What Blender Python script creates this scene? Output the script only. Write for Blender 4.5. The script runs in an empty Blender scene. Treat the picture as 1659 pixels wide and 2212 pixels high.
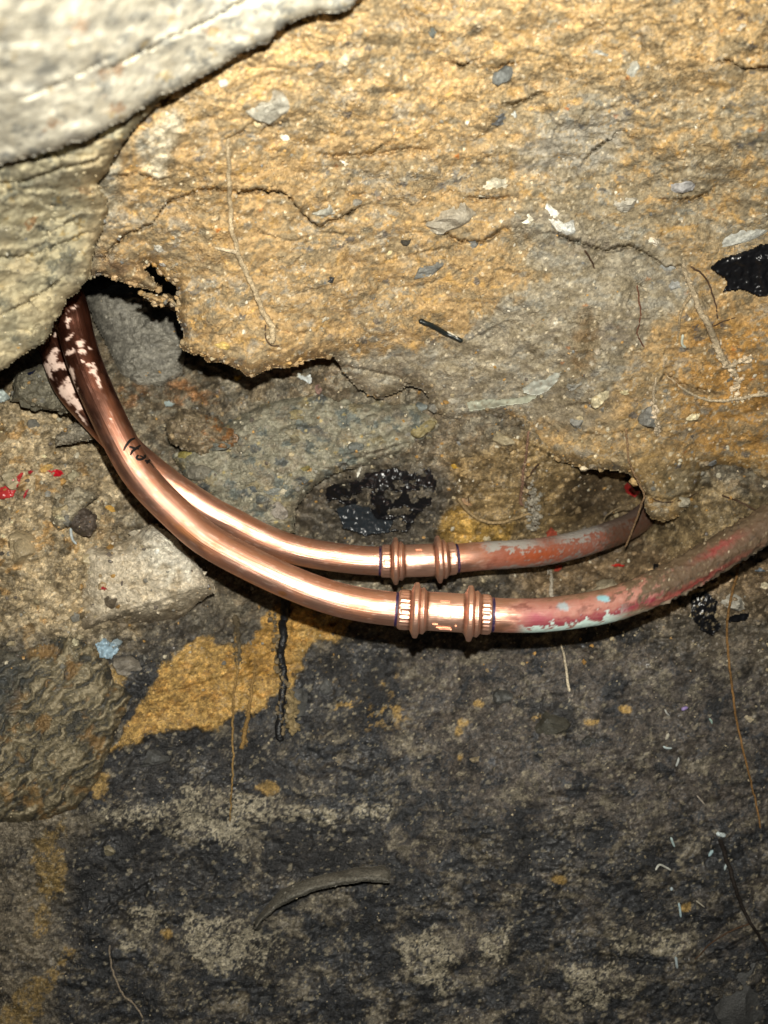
import bpy, math, random, bmesh
import numpy as np
from mathutils import Vector
from mathutils.bvhtree import BVHTree
random.seed(7); RNG = np.random.default_rng(11)
C = bpy.context.scene.collection
# ------------------------------------------------------------------ camera, world, flash
CAMP = np.array([0.0, -0.55, 0.35]); F = 1662.0; CX, CY = 829.5, 1106.0
cd = bpy.data.cameras.new('camera'); cam = bpy.data.objects.new('camera', cd); C.objects.link(cam)
cam.location = CAMP; cam.rotation_euler = (math.radians(90), 0, 0)
cd.sensor_fit = 'VERTICAL'; cd.sensor_height = 34.6; cd.lens = 26.0
cd.clip_start = 0.01; cd.clip_end = 50
cd.dof.use_dof = True; cd.dof.focus_distance = 0.53; cd.dof.aperture_fstop = 6.5
bpy.context.scene.camera = cam
w = bpy.data.worlds.new('World'); bpy.context.scene.world = w; w.use_nodes = True
w.node_tree.nodes['Background'].inputs[0].default_value = (0.9, 0.95, 1.0, 1)
w.node_tree.nodes['Background'].inputs[1].default_value = 0.008
ld = bpy.data.lights.new('phone_flash', 'AREA'); ld.shape = 'DISK'; ld.size = 0.007
ld.energy = 5.0; ld.color = (1.0, 0.965, 0.87)
lo = bpy.data.objects.new('phone_flash', ld); C.objects.link(lo)
lo.location = CAMP + np.array([0.004, 0.006, 0.045]); lo.rotation_euler = (math.radians(90), 0, 0)
vs = bpy.context.scene.view_settings
vs.view_transform = 'Standard'; vs.look = 'None'; vs.exposure = 0.0; vs.gamma = 1.0
# ------------------------------------------------------------------ noise
f32 = np.float32
def _h(ix, iy, s):
    h = (ix.astype(np.int64) * 374761393 + iy.astype(np.int64) * 668265263 + s * 974711) & 0xffffffff
    h = ((h ^ (h >> 13)) * 1274126177) & 0xffffffff
    h = ((h ^ (h >> 16)) * 2246822519) & 0xffffffff
    return ((h ^ (h >> 15)) & 0xffff).astype(f32) / 65535.0
def gn(x, y, s):
    x = np.asarray(x, f32); y = np.asarray(y, f32)
    ix = np.floor(x); iy = np.floor(y); fx = x - ix; fy = y - iy
    ix = ix.astype(np.int64); iy = iy.astype(np.int64)
    u = fx * fx * fx * (fx * (fx * 6 - 15) + 10); v = fy * fy * fy * (fy * (fy * 6 - 15) + 10)
    def g(dx, dy):
        a = _h(ix + dx, iy + dy, s) * 6.2832
        return np.cos(a) * (fx - dx) + np.sin(a) * (fy - dy)
    n0 = g(0, 0); n1 = g(1, 0); n2 = g(0, 1); n3 = g(1, 1)
    a = n0 + u * (n1 - n0); b = n2 + u * (n3 - n2)
    return (a + v * (b - a)) * 1.5
def fbm(x, y, o, s, gain=0.5):
    r = 0; a = 1.0; t = 0
    for k in range(o):
        r = r + a * gn(x, y, s + k * 17); t += a; a *= gain; x = x * 2.03 + 3.1; y = y * 2.03 + 7.7
    return r / t
def worley(x, y, s):
    ix = np.floor(x).astype(np.int64); iy = np.floor(y).astype(np.int64)
    f1 = np.full(x.shape, 9.0, f32); f2 = np.full(x.shape, 9.0, f32); idv = np.zeros(x.shape, f32)
    for dx in (-1, 0, 1):
        for dy in (-1, 0, 1):
            cx = ix + dx; cy = iy + dy
            d = np.hypot(cx + _h(cx, cy, s) - x, cy + _h(cx, cy, s + 5) - y)
            n = d < f1
            f2 = np.where(n, f1, np.minimum(f2, d)); idv = np.where(n, _h(cx, cy, s + 9), idv); f1 = np.where(n, d, f1)
    return f1, f2, idv
def facets(X, Y, sx, sy, s, tilt=1.0, step=.5, warp=.35):
    """broken faces: every cell is a little plane with its own height and tilt (about -1..1)"""
    x = X / sx + warp * fbm(X / sx * 1.3, Y / sy * 1.3, 4, s + 60, .6); y = Y / sy + warp * fbm(X / sx * 1.3 + 9, Y / sy * 1.3, 4, s + 70, .6)
    ix = np.floor(x).astype(np.int64); iy = np.floor(y).astype(np.int64)
    f1 = np.full(x.shape, 9.0, f32); h = np.zeros(x.shape, f32); idv = np.zeros(x.shape, f32)
    for dx in (-1, 0, 1):
        for dy in (-1, 0, 1):
            cx = ix + dx; cy = iy + dy; ux = x - cx - _h(cx, cy, s); uy = y - cy - _h(cx, cy, s + 5); d = np.hypot(ux, uy); n = d < f1
            hh = step * (_h(cx, cy, s + 9) - .5) * 2 + tilt * (ux * (_h(cx, cy, s + 11) - .5) * 2 + uy * (_h(cx, cy, s + 13) - .7) * 2)
            h = np.where(n, hh, h); idv = np.where(n, _h(cx, cy, s + 15), idv); f1 = np.where(n, d, f1)
    return h, idv
def sst(a, b, x):
    t = np.clip((x - a) / (b - a), 0, 1); return t * t * (3 - 2 * t)
def sdf(X, Y, poly):
    p = np.array(poly, f32); q = np.roll(p, -1, 0)
    d = np.full(X.shape, 1e9, f32); ins = np.zeros(X.shape, bool)
    for (ax, ay), (bx, by) in zip(p, q):
        ex, ey = bx - ax, by - ay; wx = X - ax; wy = Y - ay
        t = np.clip((wx * ex + wy * ey) / max(ex * ex + ey * ey, 1e-6), 0, 1)
        d = np.minimum(d, (wx - ex * t) ** 2 + (wy - ey * t) ** 2)
        if ay != by:
            c = ((ay > Y) != (by > Y)) & (X < (bx - ax) * (Y - ay) / (by - ay) + ax); ins ^= c
    d = np.sqrt(d); return np.where(ins, -d, d)
def zone(X, Y, poly, soft=14, warp=22, s=1):
    """0..1 membership of a ragged patch"""
    p = np.array(poly); m = 60 + warp
    sel = (X > p[:, 0].min() - m) & (X < p[:, 0].max() + m) & (Y > p[:, 1].min() - m) & (Y < p[:, 1].max() + m)
    out = np.zeros(X.shape, f32)
    if sel.any():
        x = X[sel]; y = Y[sel]
        d = sdf(x, y, poly) + warp * fbm(x / 45, y / 45, 5, 300 + s, 0.62)
        out[sel] = 1 - sst(-soft, soft, d)
    return out
def ell(X, Y, cx, cy, a, b, rot=0, soft=0.3, warp=0.35, s=1):
    c, n = math.cos(math.radians(rot)), math.sin(math.radians(rot))
    dx = X - cx; dy = Y - cy; u = (dx * c + dy * n) / a; v = (-dx * n + dy * c) / b
    sel = (u * u + v * v) < 6; out = np.zeros(X.shape, f32)
    if sel.any():
        r = np.sqrt(u[sel] ** 2 + v[sel] ** 2) + warp * 2 * fbm(X[sel] / 22, Y[sel] / 22, 4, 700 + s, 0.6)
        out[sel] = 1 - sst(1 - soft, 1 + soft, r)
    return out
def mix(c, col, m):
    return c + (np.array(col, f32) - c) * m[..., None]
class TPS:
    def __init__(s, pts):
        p = np.array(pts, float); s.p = p[:, :2] / 1000; n = len(p)
        K = s.U(np.linalg.norm(s.p[:, None] - s.p[None], axis=2)) + np.eye(n) * 0.004
        P = np.c_[np.ones(n), s.p]; A = np.block([[K, P], [P.T, np.zeros((3, 3))]])
        sol = np.linalg.solve(A, np.r_[p[:, 2], 0, 0, 0]); s.w = sol[:n]; s.a = sol[n:]
    @staticmethod
    def U(r):
        return np.where(r > 0, r * r * np.log(np.maximum(r, 1e-9)), 0)
    def __call__(s, X, Y):
        X = X / 1000; Y = Y / 1000; o = s.a[0] + s.a[1] * X + s.a[2] * Y
        for w_, (x, y) in zip(s.w, s.p):
            o = o + w_ * s.U(np.hypot(X - x, Y - y))
        return o.astype(f32)
def P(px, py, D):
    px = np.asarray(px, float); py = np.asarray(py, float); D = np.asarray(D, float)
    return np.stack([(px - CX) / F * D + CAMP[0], D + CAMP[1] + 0 * px, -(py - CY) / F * D + CAMP[2]], -1)
def proj(co):
    r = co - CAMP; return r[..., 0] / r[..., 1] * F + CX, -r[..., 2] / r[..., 1] * F + CY
# ------------------------------------------------------------------ palette (real albedos)
TAN = (.378, .257, .126); PEACH = (.52, .37, .19); OCHRE = (.40, .25, .078); GCLAY = (.27, .225, .155)
GROCK = (.21, .19, .14); BGREY = (.17, .18, .16); DARK = (.040, .035, .029); BROWN = (.16, .11, .055)
BEIGE = (.27, .22, .145); OLIVE = (.15, .125, .07); RUST = (.26, .10, .02); BLACK = (.007, .007, .008)
WHITE = (.72, .68, .56); RED = (.50, .02, .02); PBLUE = (.50, .62, .62); TDARK = (.10, .09, .08)
# ------------------------------------------------------------------ materials
def ground_mat(name, rough=.72, bump=.5, spec=.35, grain=850, gamp=.55, sheen=0):
    m = bpy.data.materials.new(name); m.use_nodes = True; nt = m.node_tree; N = nt.nodes; L = nt.links
    b = N['Principled BSDF']; b.inputs['Roughness'].default_value = rough
    b.inputs['Specular IOR Level'].default_value = spec
    at = N.new('ShaderNodeAttribute'); at.attribute_name = 'albedo'
    ge = N.new('ShaderNodeTexCoord')
    vo = N.new('ShaderNodeTexVoronoi'); vo.inputs['Scale'].default_value = grain; vo.inputs['Randomness'].default_value = 1
    no = N.new('ShaderNodeTexNoise'); no.inputs['Scale'].default_value = grain * .45; no.inputs['Detail'].default_value = 6
    no.inputs['Roughness'].default_value = .65
    L.new(ge.outputs['Object'], vo.inputs['Vector']); L.new(ge.outputs['Object'], no.inputs['Vector'])
    sp = N.new('ShaderNodeSeparateColor'); L.new(vo.outputs['Color'], sp.inputs[0])
    mr = N.new('ShaderNodeMapRange'); mr.inputs[3].default_value = 1 - gamp; mr.inputs[4].default_value = 1 + gamp
    L.new(sp.outputs[0], mr.inputs[0])
    mr2 = N.new('ShaderNodeMapRange'); mr2.inputs[1].default_value = .3; mr2.inputs[2].default_value = .7
    mr2.inputs[3].default_value = 1 - gamp * .7; mr2.inputs[4].default_value = 1 + gamp * .7
    L.new(no.outputs[0], mr2.inputs[0])
    mu = N.new('ShaderNodeMath'); mu.operation = 'MULTIPLY'; L.new(mr.outputs[0], mu.inputs[0]); L.new(mr2.outputs[0], mu.inputs[1])
    vm = N.new('ShaderNodeVectorMath'); vm.operation = 'SCALE'; L.new(at.outputs['Color'], vm.inputs[0]); L.new(mu.outputs[0], vm.inputs['Scale'])
    L.new(vm.outputs[0], b.inputs['Base Color'])
    ad = N.new('ShaderNodeMath'); ad.operation = 'ADD'; L.new(no.outputs[0], ad.inputs[0]); L.new(vo.outputs['Distance'], ad.inputs[1])
    bu = N.new('ShaderNodeBump'); bu.inputs['Strength'].default_value = bump; bu.inputs['Distance'].default_value = .0012
    lf = N.new('ShaderNodeTexNoise'); lf.inputs['Scale'].default_value = 32; lf.inputs['Detail'].default_value = 3; L.new(ge.outputs['Object'], lf.inputs['Vector'])
    lm = N.new('ShaderNodeMapRange'); lm.inputs[1].default_value = .35; lm.inputs[2].default_value = .65; lm.inputs[3].default_value = bump * .3; lm.inputs[4].default_value = min(1, bump * 1.35)
    L.new(lf.outputs[0], lm.inputs[0]); L.new(lm.outputs[0], bu.inputs['Strength'])
    L.new(ad.outputs[0], bu.inputs['Height']); L.new(bu.outputs[0], b.inputs['Normal'])
    rr = N.new('ShaderNodeMapRange'); rr.inputs[3].default_value = rough - .22; rr.inputs[4].default_value = min(1, rough + .2)
    L.new(sp.outputs[1], rr.inputs[0]); L.new(rr.outputs[0], b.inputs['Roughness'])
    return m
M_CLAY = ground_mat('ochre_clay', .92, .5, .08, 800, .24)
M_SOIL = ground_mat('damp_soil', .56, .65, .45, 900, .34)
M_SLAB = ground_mat('pale_concrete', .95, .15, .03, 420, .16)
M_ROCK = ground_mat('damp_rock', .62, .6, .4, 600, .28)
M_STONE = ground_mat('stone', .6, .35, .35, 700, .22)
M_GRIT = ground_mat('grit', .55, .2, .45, 900, .2)
M_ROOT = ground_mat('root', .75, .7, .3, 1500, .3)
def attr_mat(name, rough, spec=.5, metal=0, trans=0, bump=0, scale=120):
    m = bpy.data.materials.new(name); m.use_nodes = True; nt = m.node_tree; N = nt.nodes; L = nt.links
    b = N['Principled BSDF']; b.inputs['Roughness'].default_value = rough; b.inputs['Specular IOR Level'].default_value = spec
    b.inputs['Metallic'].default_value = metal
    at = N.new('ShaderNodeAttribute'); at.attribute_name = 'albedo'; L.new(at.outputs['Color'], b.inputs['Base Color'])
    if bump:
        no = N.new('ShaderNodeTexNoise'); no.inputs['Scale'].default_value = scale; no.inputs['Detail'].default_value = 5
        tc = N.new('ShaderNodeTexCoord'); L.new(tc.outputs['Object'], no.inputs['Vector'])
        bu = N.new('ShaderNodeBump'); bu.inputs['Strength'].default_value = bump; bu.inputs['Distance'].default_value = .001
        L.new(no.outputs[0], bu.inputs['Height']); L.new(bu.outputs[0], b.inputs['Normal'])
    if trans: b.inputs['Transmission Weight'].default_value = trans
    return m
M_PLASTIC = attr_mat('plastic', .30, .5, 0, 0, .10, 110)
M_STRIP = attr_mat('dirty_black_strip', .38, .4, 0, 0, .8, 500)
M_MATT = attr_mat('matt_scrap', .5, .4, 0, 0, .2, 300)
M_INK = attr_mat('marker_ink', .5, .3)
def copper_mat(name, rough):
    m = bpy.data.materials.new(name); m.use_nodes = True; nt = m.node_tree; N = nt.nodes; L = nt.links
    b = N['Principled BSDF']
    at = N.new('ShaderNodeAttribute'); at.attribute_name = 'albedo'; L.new(at.outputs['Color'], b.inputs['Base Color'])
    mr = N.new('ShaderNodeAttribute'); mr.attribute_name = 'surface'
    sp = N.new('ShaderNodeSeparateColor'); L.new(mr.outputs['Color'], sp.inputs[0])
    L.new(sp.outputs[0], b.inputs['Metallic'])
    uv = N.new('ShaderNodeAttribute'); uv.attribute_name = 'along'      # metres along, metres round
    mp = N.new('ShaderNodeMapping'); mp.inputs['Scale'].default_value = (9, 2300, 1)
    no = N.new('ShaderNodeTexNoise'); no.inputs['Scale'].default_value = 1; no.inputs['Detail'].default_value = 4
    L.new(uv.outputs['Vector'], mp.inputs[0]); L.new(mp.outputs[0], no.inputs['Vector'])
    ra = N.new('ShaderNodeMapRange'); ra.inputs[3].default_value = -.05; ra.inputs[4].default_value = .05
    L.new(no.outputs[0], ra.inputs[0])
    ad = N.new('ShaderNodeMath'); ad.operation = 'ADD'; L.new(ra.outputs[0], ad.inputs[0]); L.new(sp.outputs[1], ad.inputs[1])
    L.new(ad.outputs[0], b.inputs['Roughness'])
    tc = N.new('ShaderNodeTexCoord'); n2 = N.new('ShaderNodeTexNoise'); n2.inputs['Scale'].default_value = 700; n2.inputs['Detail'].default_value = 5
    L.new(tc.outputs['Object'], n2.inputs['Vector'])
    s2 = N.new('ShaderNodeMath'); s2.operation = 'MULTIPLY'; L.new(n2.outputs[0], s2.inputs[0]); L.new(sp.outputs[2], s2.inputs[1])
    s3 = N.new('ShaderNodeMath'); s3.operation = 'MULTIPLY_ADD'; L.new(no.outputs[0], s3.inputs[0]); s3.inputs[1].default_value = .5; L.new(s2.outputs[0], s3.inputs[2])
    bu = N.new('ShaderNodeBump'); bu.inputs['Strength'].default_value = .6; bu.inputs['Distance'].default_value = .0008
    L.new(s3.outputs[0], bu.inputs['Height']); L.new(bu.outputs[0], b.inputs['Normal'])
    return m
M_COPPER = copper_mat('copper', .3)
# ------------------------------------------------------------------ mesh helpers
def mesh_obj(name, co, faces, mat, parent=None, col=None, extra=None, smooth=True, nloop=None):
    co = np.asarray(co, f32); me = bpy.data.meshes.new(name)
    if isinstance(faces, np.ndarray):
        k = faces.shape[1]; n = len(faces)
        me.vertices.add(len(co)); me.vertices.foreach_set('co', co.ravel())
        me.loops.add(n * k); me.loops.foreach_set('vertex_index', faces.astype(np.int32).ravel())
        me.polygons.add(n); me.polygons.foreach_set('loop_start', np.arange(0, n * k, k, dtype=np.int32))
        me.polygons.foreach_set('loop_total', np.full(n, k, np.int32))
    else:
        me.from_pydata([tuple(c) for c in co], [], [tuple(f) for f in faces])
    me.update(calc_edges=True); me.validate()
    me.polygons.foreach_set('use_smooth', np.full(len(me.polygons), smooth))
    def setc(nm, c):
        c = np.asarray(c, f32)
        if c.ndim == 1: c = np.tile(c, (len(co), 1))
        a = me.attributes.new(nm, 'FLOAT_COLOR', 'POINT')
        a.data.foreach_set('color', np.c_[c, np.ones(len(c), f32)].astype(f32).ravel())
    if col is not None: setc('albedo', col)
    for k2, v in (extra or {}).items(): setc(k2, v)
    me.materials.append(mat)
    o = bpy.data.objects.new(name, me); C.objects.link(o)
    if parent is not None: o.parent = parent
    return o
def tag(o, label=None, cat=None, group=None, kind=None):
    if label: o['label'] = label
    if cat: o['category'] = cat
    if group: o['group'] = group
    if kind: o['kind'] = kind
    return o
def empty(name, loc):
    o = bpy.data.objects.new(name, None); C.objects.link(o); o.location = loc; o.empty_display_size = .02
    return o
SURF = []   # what is already built, for setting things down on it
def surf(px, py, first=None):
    px = np.asarray(px, float); py = np.asarray(py, float); D = np.full(px.shape, 9.0); col = np.zeros(px.shape + (3,))
    for (x0, y0, st, Dg, ok, cg) in (SURF if first is None else SURF[:first]):
        j = np.rint((px - x0) / st).astype(int); i = np.rint((py - y0) / st).astype(int)
        inb = (i >= 0) & (j >= 0) & (i < Dg.shape[0]) & (j < Dg.shape[1])
        ii = np.clip(i, 0, Dg.shape[0] - 1); jj = np.clip(j, 0, Dg.shape[1] - 1)
        d = np.where(inb & ok[ii, jj], Dg[ii, jj], 9.0); n = d < D
        D = np.where(n, d, D); col = np.where(n[..., None], cg[ii, jj], col)
    return D, col
def shell(name, box, st, depth, color, mat, edge=None, wround=14, dround=.006, skirt=.05, shrink=10, parent=None, reg=True, back=False):
    """a relief surface over a box of the survey; edge(X,Y) < 0 inside; its rim is rolled back and returned to a depth"""
    x0, y0, x1, y1 = box
    X, Y = np.meshgrid(np.arange(x0, x1 + .1, st, dtype=f32), np.arange(y0, y1 + .1, st, dtype=f32))
    S = edge(X, Y) if edge else None
    D = depth(X, Y, S) if edge else depth(X, Y)
    if edge is not None and dround:
        t = np.clip(1 + S / wround, 0, 1.2); D = D + dround * t ** 3
    ok = (S < 0) if edge else np.ones(X.shape, bool)
    col = color(X, Y)
    M = ok[:-1, :-1] & ok[1:, :-1] & ok[:-1, 1:] & ok[1:, 1:]
    idx = np.arange(X.size).reshape(X.shape)
    q = np.stack([idx[1:, :-1], idx[1:, 1:], idx[:-1, 1:], idx[:-1, :-1]], -1)[M]
    co = P(X, Y, D).reshape(-1, 3); cc = col.reshape(-1, 3)
    if edge is not None and skirt:
        Mp = np.pad(M, 1)
        e = []
        up, dn = Mp[:-1, 1:-1], Mp[1:, 1:-1]            # horizontal edges, row i between cells above/below
        a = dn & ~up; e.append(np.stack([idx[:, :-1][a], idx[:, 1:][a]], -1))
        a = up & ~dn; e.append(np.stack([idx[:, 1:][a], idx[:, :-1][a]], -1))
        lf, rt = Mp[1:-1, :-1], Mp[1:-1, 1:]
        a = rt & ~lf; e.append(np.stack([idx[1:, :][a], idx[:-1, :][a]], -1))
        a = lf & ~rt; e.append(np.stack([idx[:-1, :][a], idx[1:, :][a]], -1))
        e = np.concatenate(e); bv = np.unique(e)
        gy, gx = np.gradient(S, st); Xf, Yf, Df = X.ravel()[bv], Y.ravel()[bv], D.ravel()[bv]
        g = np.stack([gx.ravel()[bv], gy.ravel()[bv]], -1); g /= np.maximum(np.linalg.norm(g, axis=1, keepdims=True), 1e-3)
        rings = []; base = len(co)
        for fr, sh in ((.35, .25), (1.0, 1.0)):
            rings.append(P(Xf - g[:, 0] * shrink * sh, Yf - g[:, 1] * shrink * sh, Df + skirt * fr))
        mp = np.zeros(X.size, np.int64); mp[bv] = np.arange(len(bv)); n = len(bv)
        co = np.concatenate([co] + rings); cc = np.concatenate([cc, cc[bv], cc[bv]])
        A, B = e[:, 0], e[:, 1]; a1, b1 = base + mp[A], base + mp[B]
        q = np.concatenate([q, np.stack([B, A, a1, b1], -1), np.stack([b1, a1, a1 + n, b1 + n], -1)])
        if back:   # close the far side
            used = np.zeros(X.size, bool); used[q[:M.sum()].ravel()] = True
            bm_ = q[:M.sum()][:, ::-1]; off = len(co)
            co2 = P(X, Y, D + skirt).reshape(-1, 3); co = np.concatenate([co, co2]); cc = np.concatenate([cc, cc[:X.size]])
            q = np.concatenate([q, bm_ + off])
    u, inv = np.unique(q, return_inverse=True); q = inv.reshape(q.shape)
    o = mesh_obj(name, co[u], q, mat, parent, cc[u])
    if reg: SURF.append((x0, y0, st, D, ok, col))
    return o
def relief(X, Y, s, big=.006, mid=.0026, fine=.0009, terr=.0012, ty=70, clod=.0012):
    wx = X + 22 * fbm(X / 60, Y / 60, 3, s + 40); wy = Y + 16 * fbm(X / 60, Y / 60, 3, s + 50)
    r = big * fbm(X / 170, Y / 130, 3, s) + mid * fbm(wx / 55, wy / 38, 4, s + 1, .55) + fine * fbm(X / 11, Y / 9, 3, s + 2, .7)
    if terr:
        t = fbm(wx / 150, wy / ty, 4, s + 3, .55) * 7; fl = np.floor(t); r = r + terr * (fl + sst(.0, .22, t - fl))
    if clod:
        f1, f2, _ = worley(wx / 26, wy / 20, s + 4); r = r + clod * (np.clip(.75 - f1, 0, 1) + .8 * np.clip(f2 - f1, 0, .35))
    return r
def crack(X, Y, pts, amp, up=45, down=60, s=0, groove=0.0):
    p = np.array(pts, float); out = np.zeros(X.shape, f32)
    sel = (X > p[:, 0].min() - 40) & (X < p[:, 0].max() + 40) & (Y > p[:, 1].min() - 260) & (Y < p[:, 1].max() + 260)
    if not sel.any(): return out
    x = X[sel]; y = Y[sel]
    xw = x + 9 * fbm(x / 16, y / 16, 4, s + 800, .7); yw = y + 9 * fbm(x / 13, y / 30, 4, s + 900, .75)
    d = yw - np.interp(xw, p[:, 0], p[:, 1])
    wn = sst(p[0, 0] - 20, p[0, 0] + 35, xw) * (1 - sst(p[-1, 0] - 35, p[-1, 0] + 20, xw))
    wid = 2.2 + 5.0 * np.clip(fbm(x / 40, y / 40, 3, s + 950) + .15, 0, .5)
    out[sel] = amp * wn * np.where(d < 0, np.exp(np.minimum(d, 0) / up), -.9 * np.exp(-np.maximum(d, 0) / down)) - wn * groove * np.exp(-((d - wid) / wid) ** 2); return out
def fissures(X, Y, s, sx=130, sy=34, wdt=.018, dens=.0):
    wx = X + 14 * fbm(X / 30, Y / 30, 3, s + 3, .7); wy = Y + 10 * fbm(X / 18, Y / 18, 4, s + 4, .75)
    v = fbm(wx / sx, wy / sy, 3, s, .5); m = sst(dens, dens + .22, fbm(X / 110, Y / 90, 3, s + 1))
    return -np.exp(-(v / wdt) ** 2) * m + .35 * np.where(v > 0, np.exp(-np.maximum(v, 0) / (wdt * 7)), 0) * m
# ------------------------------------------------------------------ the soil wall at the back
S1 = TPS([(-300,500,.72),(200,560,.75),(330,600,.74),(400,740,.69),(600,850,.64),(800,900,.64),(0,880,.59),(0,1100,.57),(120,1250,.57),
 (250,1430,.60),(0,1500,.585),(600,1150,.68),(850,1080,.650),(770,1045,.642),(765,835,.606),(700,805,.612),(900,1190,.665),(1100,1130,.652),(1050,960,.602),(1320,1085,.735),(1380,1080,.75),(1150,1000,.608),(1250,1030,.63),(1250,1220,.70),(1200,1080,.655),
 (1500,1120,.615),(1530,1050,.616),(1659,1050,.622),(1450,1290,.61),(1659,1250,.62),(600,1370,.665),(880,1420,.68),(1200,1420,.63),(420,1520,.62),(1500,1500,.61),
 (900,1650,.63),(300,1800,.60),(900,1950,.61),(1500,1900,.60),(100,2200,.57),(800,2250,.59),(1600,2250,.585),(2000,1500,.61),(-350,1500,.58),
 (-350,2600,.54),(2000,2600,.56),(830,2600,.56),(2000,600,.68),(900,560,.68)])
YEL = [(585,1318),(560,1375),(510,1395),(440,1378),(385,1400),(345,1450),(300,1520),(268,1580),(238,1622),(300,1602),(345,1588),(400,1572),(470,1585),(505,1545),(560,1530),(585,1500),(640,1485),(655,1410),(690,1385),(745,1372),(760,1340),(700,1312),(640,1300)]
DARKZ = [[(228,1630),(330,1585),(420,1575),(475,1590),(520,1600),(600,1600),(610,1680),(500,1700),(440,1700),(340,1725),(240,1700)],
 [(140,1830),(260,1780),(330,1800),(420,1810),(470,1820),(460,1900),(300,1960),(180,1960),(130,1900)],
 [(560,1780),(660,1762),(830,1755),(850,1850),(700,1900),(560,1900)],
 [(660,1430),(740,1380),(860,1400),(850,1500),(760,1560),(680,1590),(640,1500)],
 [(1080,1800),(1230,1790),(1260,1860),(1120,1885)],[(1190,1500),(1240,1510),(1240,1590),(1150,1560),(1110,1520)]]
BEIGEZ = [[(165,1775),(250,1730),(330,1740),(430,1690),(490,1700),(500,1800),(440,1815),(330,1800),(240,1775)],
 [(480,1720),(620,1720),(640,1770),(560,1790),(540,1860),(480,1830)],[(500,1745),(850,1738),(850,1762),(520,1775)],
 [(390,1965),(470,1990),(560,1975),(600,2040),(560,2110),(470,2100),(390,2050)],[(280,1960),(360,1950),(330,2030),(270,2060)],
 [(1215,2090),(1310,2080),(1390,2120),(1340,2165),(1230,2170)],[(850,2020),(960,2010),(1000,2090),(900,2110)],[(1030,2020),(1100,2000),(1090,2080),(1030,2070)],
 [(1320,2030),(1500,2000),(1480,2060),(1340,2060)],[(880,2050),(960,2060),(980,2140),(900,2140)]]
def col_s1(X, Y):
    wx = X + 60 * fbm(X / 90, Y / 90, 4, 21, .6); wy = Y + 60 * fbm(X / 90, Y / 90, 4, 22, .6)
    n1 = fbm(X / 120, Y / 110, 5, 31, .6); n2 = fbm(X / 30, Y / 24, 5, 32, .65); n3 = fbm(X / 8, Y / 8, 3, 33, .7)
    _, _, id1 = worley(X / 9, Y / 7, 41); _, _, id2 = worley(wx / 26, wy / 20, 42); _, _, id3 = worley(X / 4.5, Y / 4.2, 43)
    c = np.zeros(X.shape + (3,), f32) + np.array((.058, .051, .043), f32)                 # dark soil
    c = mix(c, DARK, sst(-.1, .35, n1 + .5 * n2) * .8)
    c = mix(c, (.088, .072, .058), sst(.0, .3, -n1 + .4 * n2) * .8 * sst(700, 1000, wx))
    c = mix(c, (.17, .135, .085), sst(.10, .28, n2 + .4 * n1 + .4 * n3) * .5)
    q1 = fbm(wx / 85, wy / 58, 6, 36, .62); q2 = fbm(wx / 14, wy / 11, 4, 37, .66)
    wr_ = zone(X, Y, [(860,1400),(1200,1390),(1750,1380),(1750,1790),(1300,1780),(1000,1760),(900,1650)], 40, 60, 91); c = mix(c, (.105, .085, .066), wr_ * sst(-.25, .0, n2 + .4 * n3))
    c = mix(c, (.022, .023, .024), sst(-.02, .02, -.22 * wr_ + q1 + .25 * q2 + .25 * n1) * .88); c = mix(c, (.045, .046, .048), sst(.10, .13, q2 + .4 * n2) * sst(.0, .1, q1) * .8)
    c = mix(c, (.21, .175, .12), sst(.20, .24, -q1 + .4 * q2 - .25 * n1) * .75); c = mix(c, (.20, .165, .11), sst(.30, .34, q2 - .4 * q1) * .6)
    up = 1 - sst(1150, 1480, wy + 120 * (wx > 900))                                         # lighter ground above the pipes
    c = mix(c, (.185, .145, .09), up * .85)
    c = mix(c, (.13, .10, .065), up * sst(.0, .3, n2) * .7)
    c = mix(c, GROCK, up * sst(.55, .6, id2) * .6)
    left = (1 - sst(170, 330, wx)) * (1 - sst(1340, 1430, wy)) * sst(780, 860, wy)
    c = mix(c, (.36, .28, .165), left * .85); c = mix(c, (.46, .37, .235), left * sst(.6, .7, id2) * .6)
    c = mix(c, (.10, .08, .05), left * sst(.05, .35, n2) * .6); c = mix(c, (.30, .17, .05), left * sst(.88, .9, id2) * .7)
    # recess on the right: brown, then ochre
    c = mix(c, (.20, .14, .065), zone(X, Y, [(970,980),(1130,930),(1300,1000),(1400,1050),(1400,1130),(1300,1130),(1150,1170),(1000,1160),(960,1080)], 30, 30, 2))
    c = mix(c, (.14, .10, .055), ell(X, Y, 1290, 1075, 70, 55, 0, .6))
    c = mix(c, (.34, .21, .055), zone(X, Y, [(955,1110),(985,1090),(1040,1130),(1110,1130),(1100,1190),(960,1190),(945,1150)], 8, 14, 3))
    c = mix(c, (.19, .13, .07), zone(X, Y, [(1140,1190),(1500,1140),(1659,1180),(1800,1250),(1659,1330),(1400,1300),(1250,1290),(1120,1290)], 40, 50, 4) * .9)
    c = mix(c, (.25, .185, .095), zone(X, Y, [(1390,1050),(1500,1040),(1659,1080),(1900,1100),(1659,1160),(1450,1200),(1380,1150)], 20, 25, 5) * .9)
    # brown black wet patch behind the pipes
    c = mix(c, (.05, .042, .032), zone(X, Y, [(620,1100),(680,1040),(800,1010),(940,1000),(990,1060),(950,1130),(900,1190),(700,1190)], 25, 26, 6) * .85)
    c = mix(c, RUST, (ell(X, Y, 405, 850, 60, 28, 10) + ell(X, Y, 285, 855, 38, 26, 0)) * .55 * sst(-.2, .2, n2))
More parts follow.
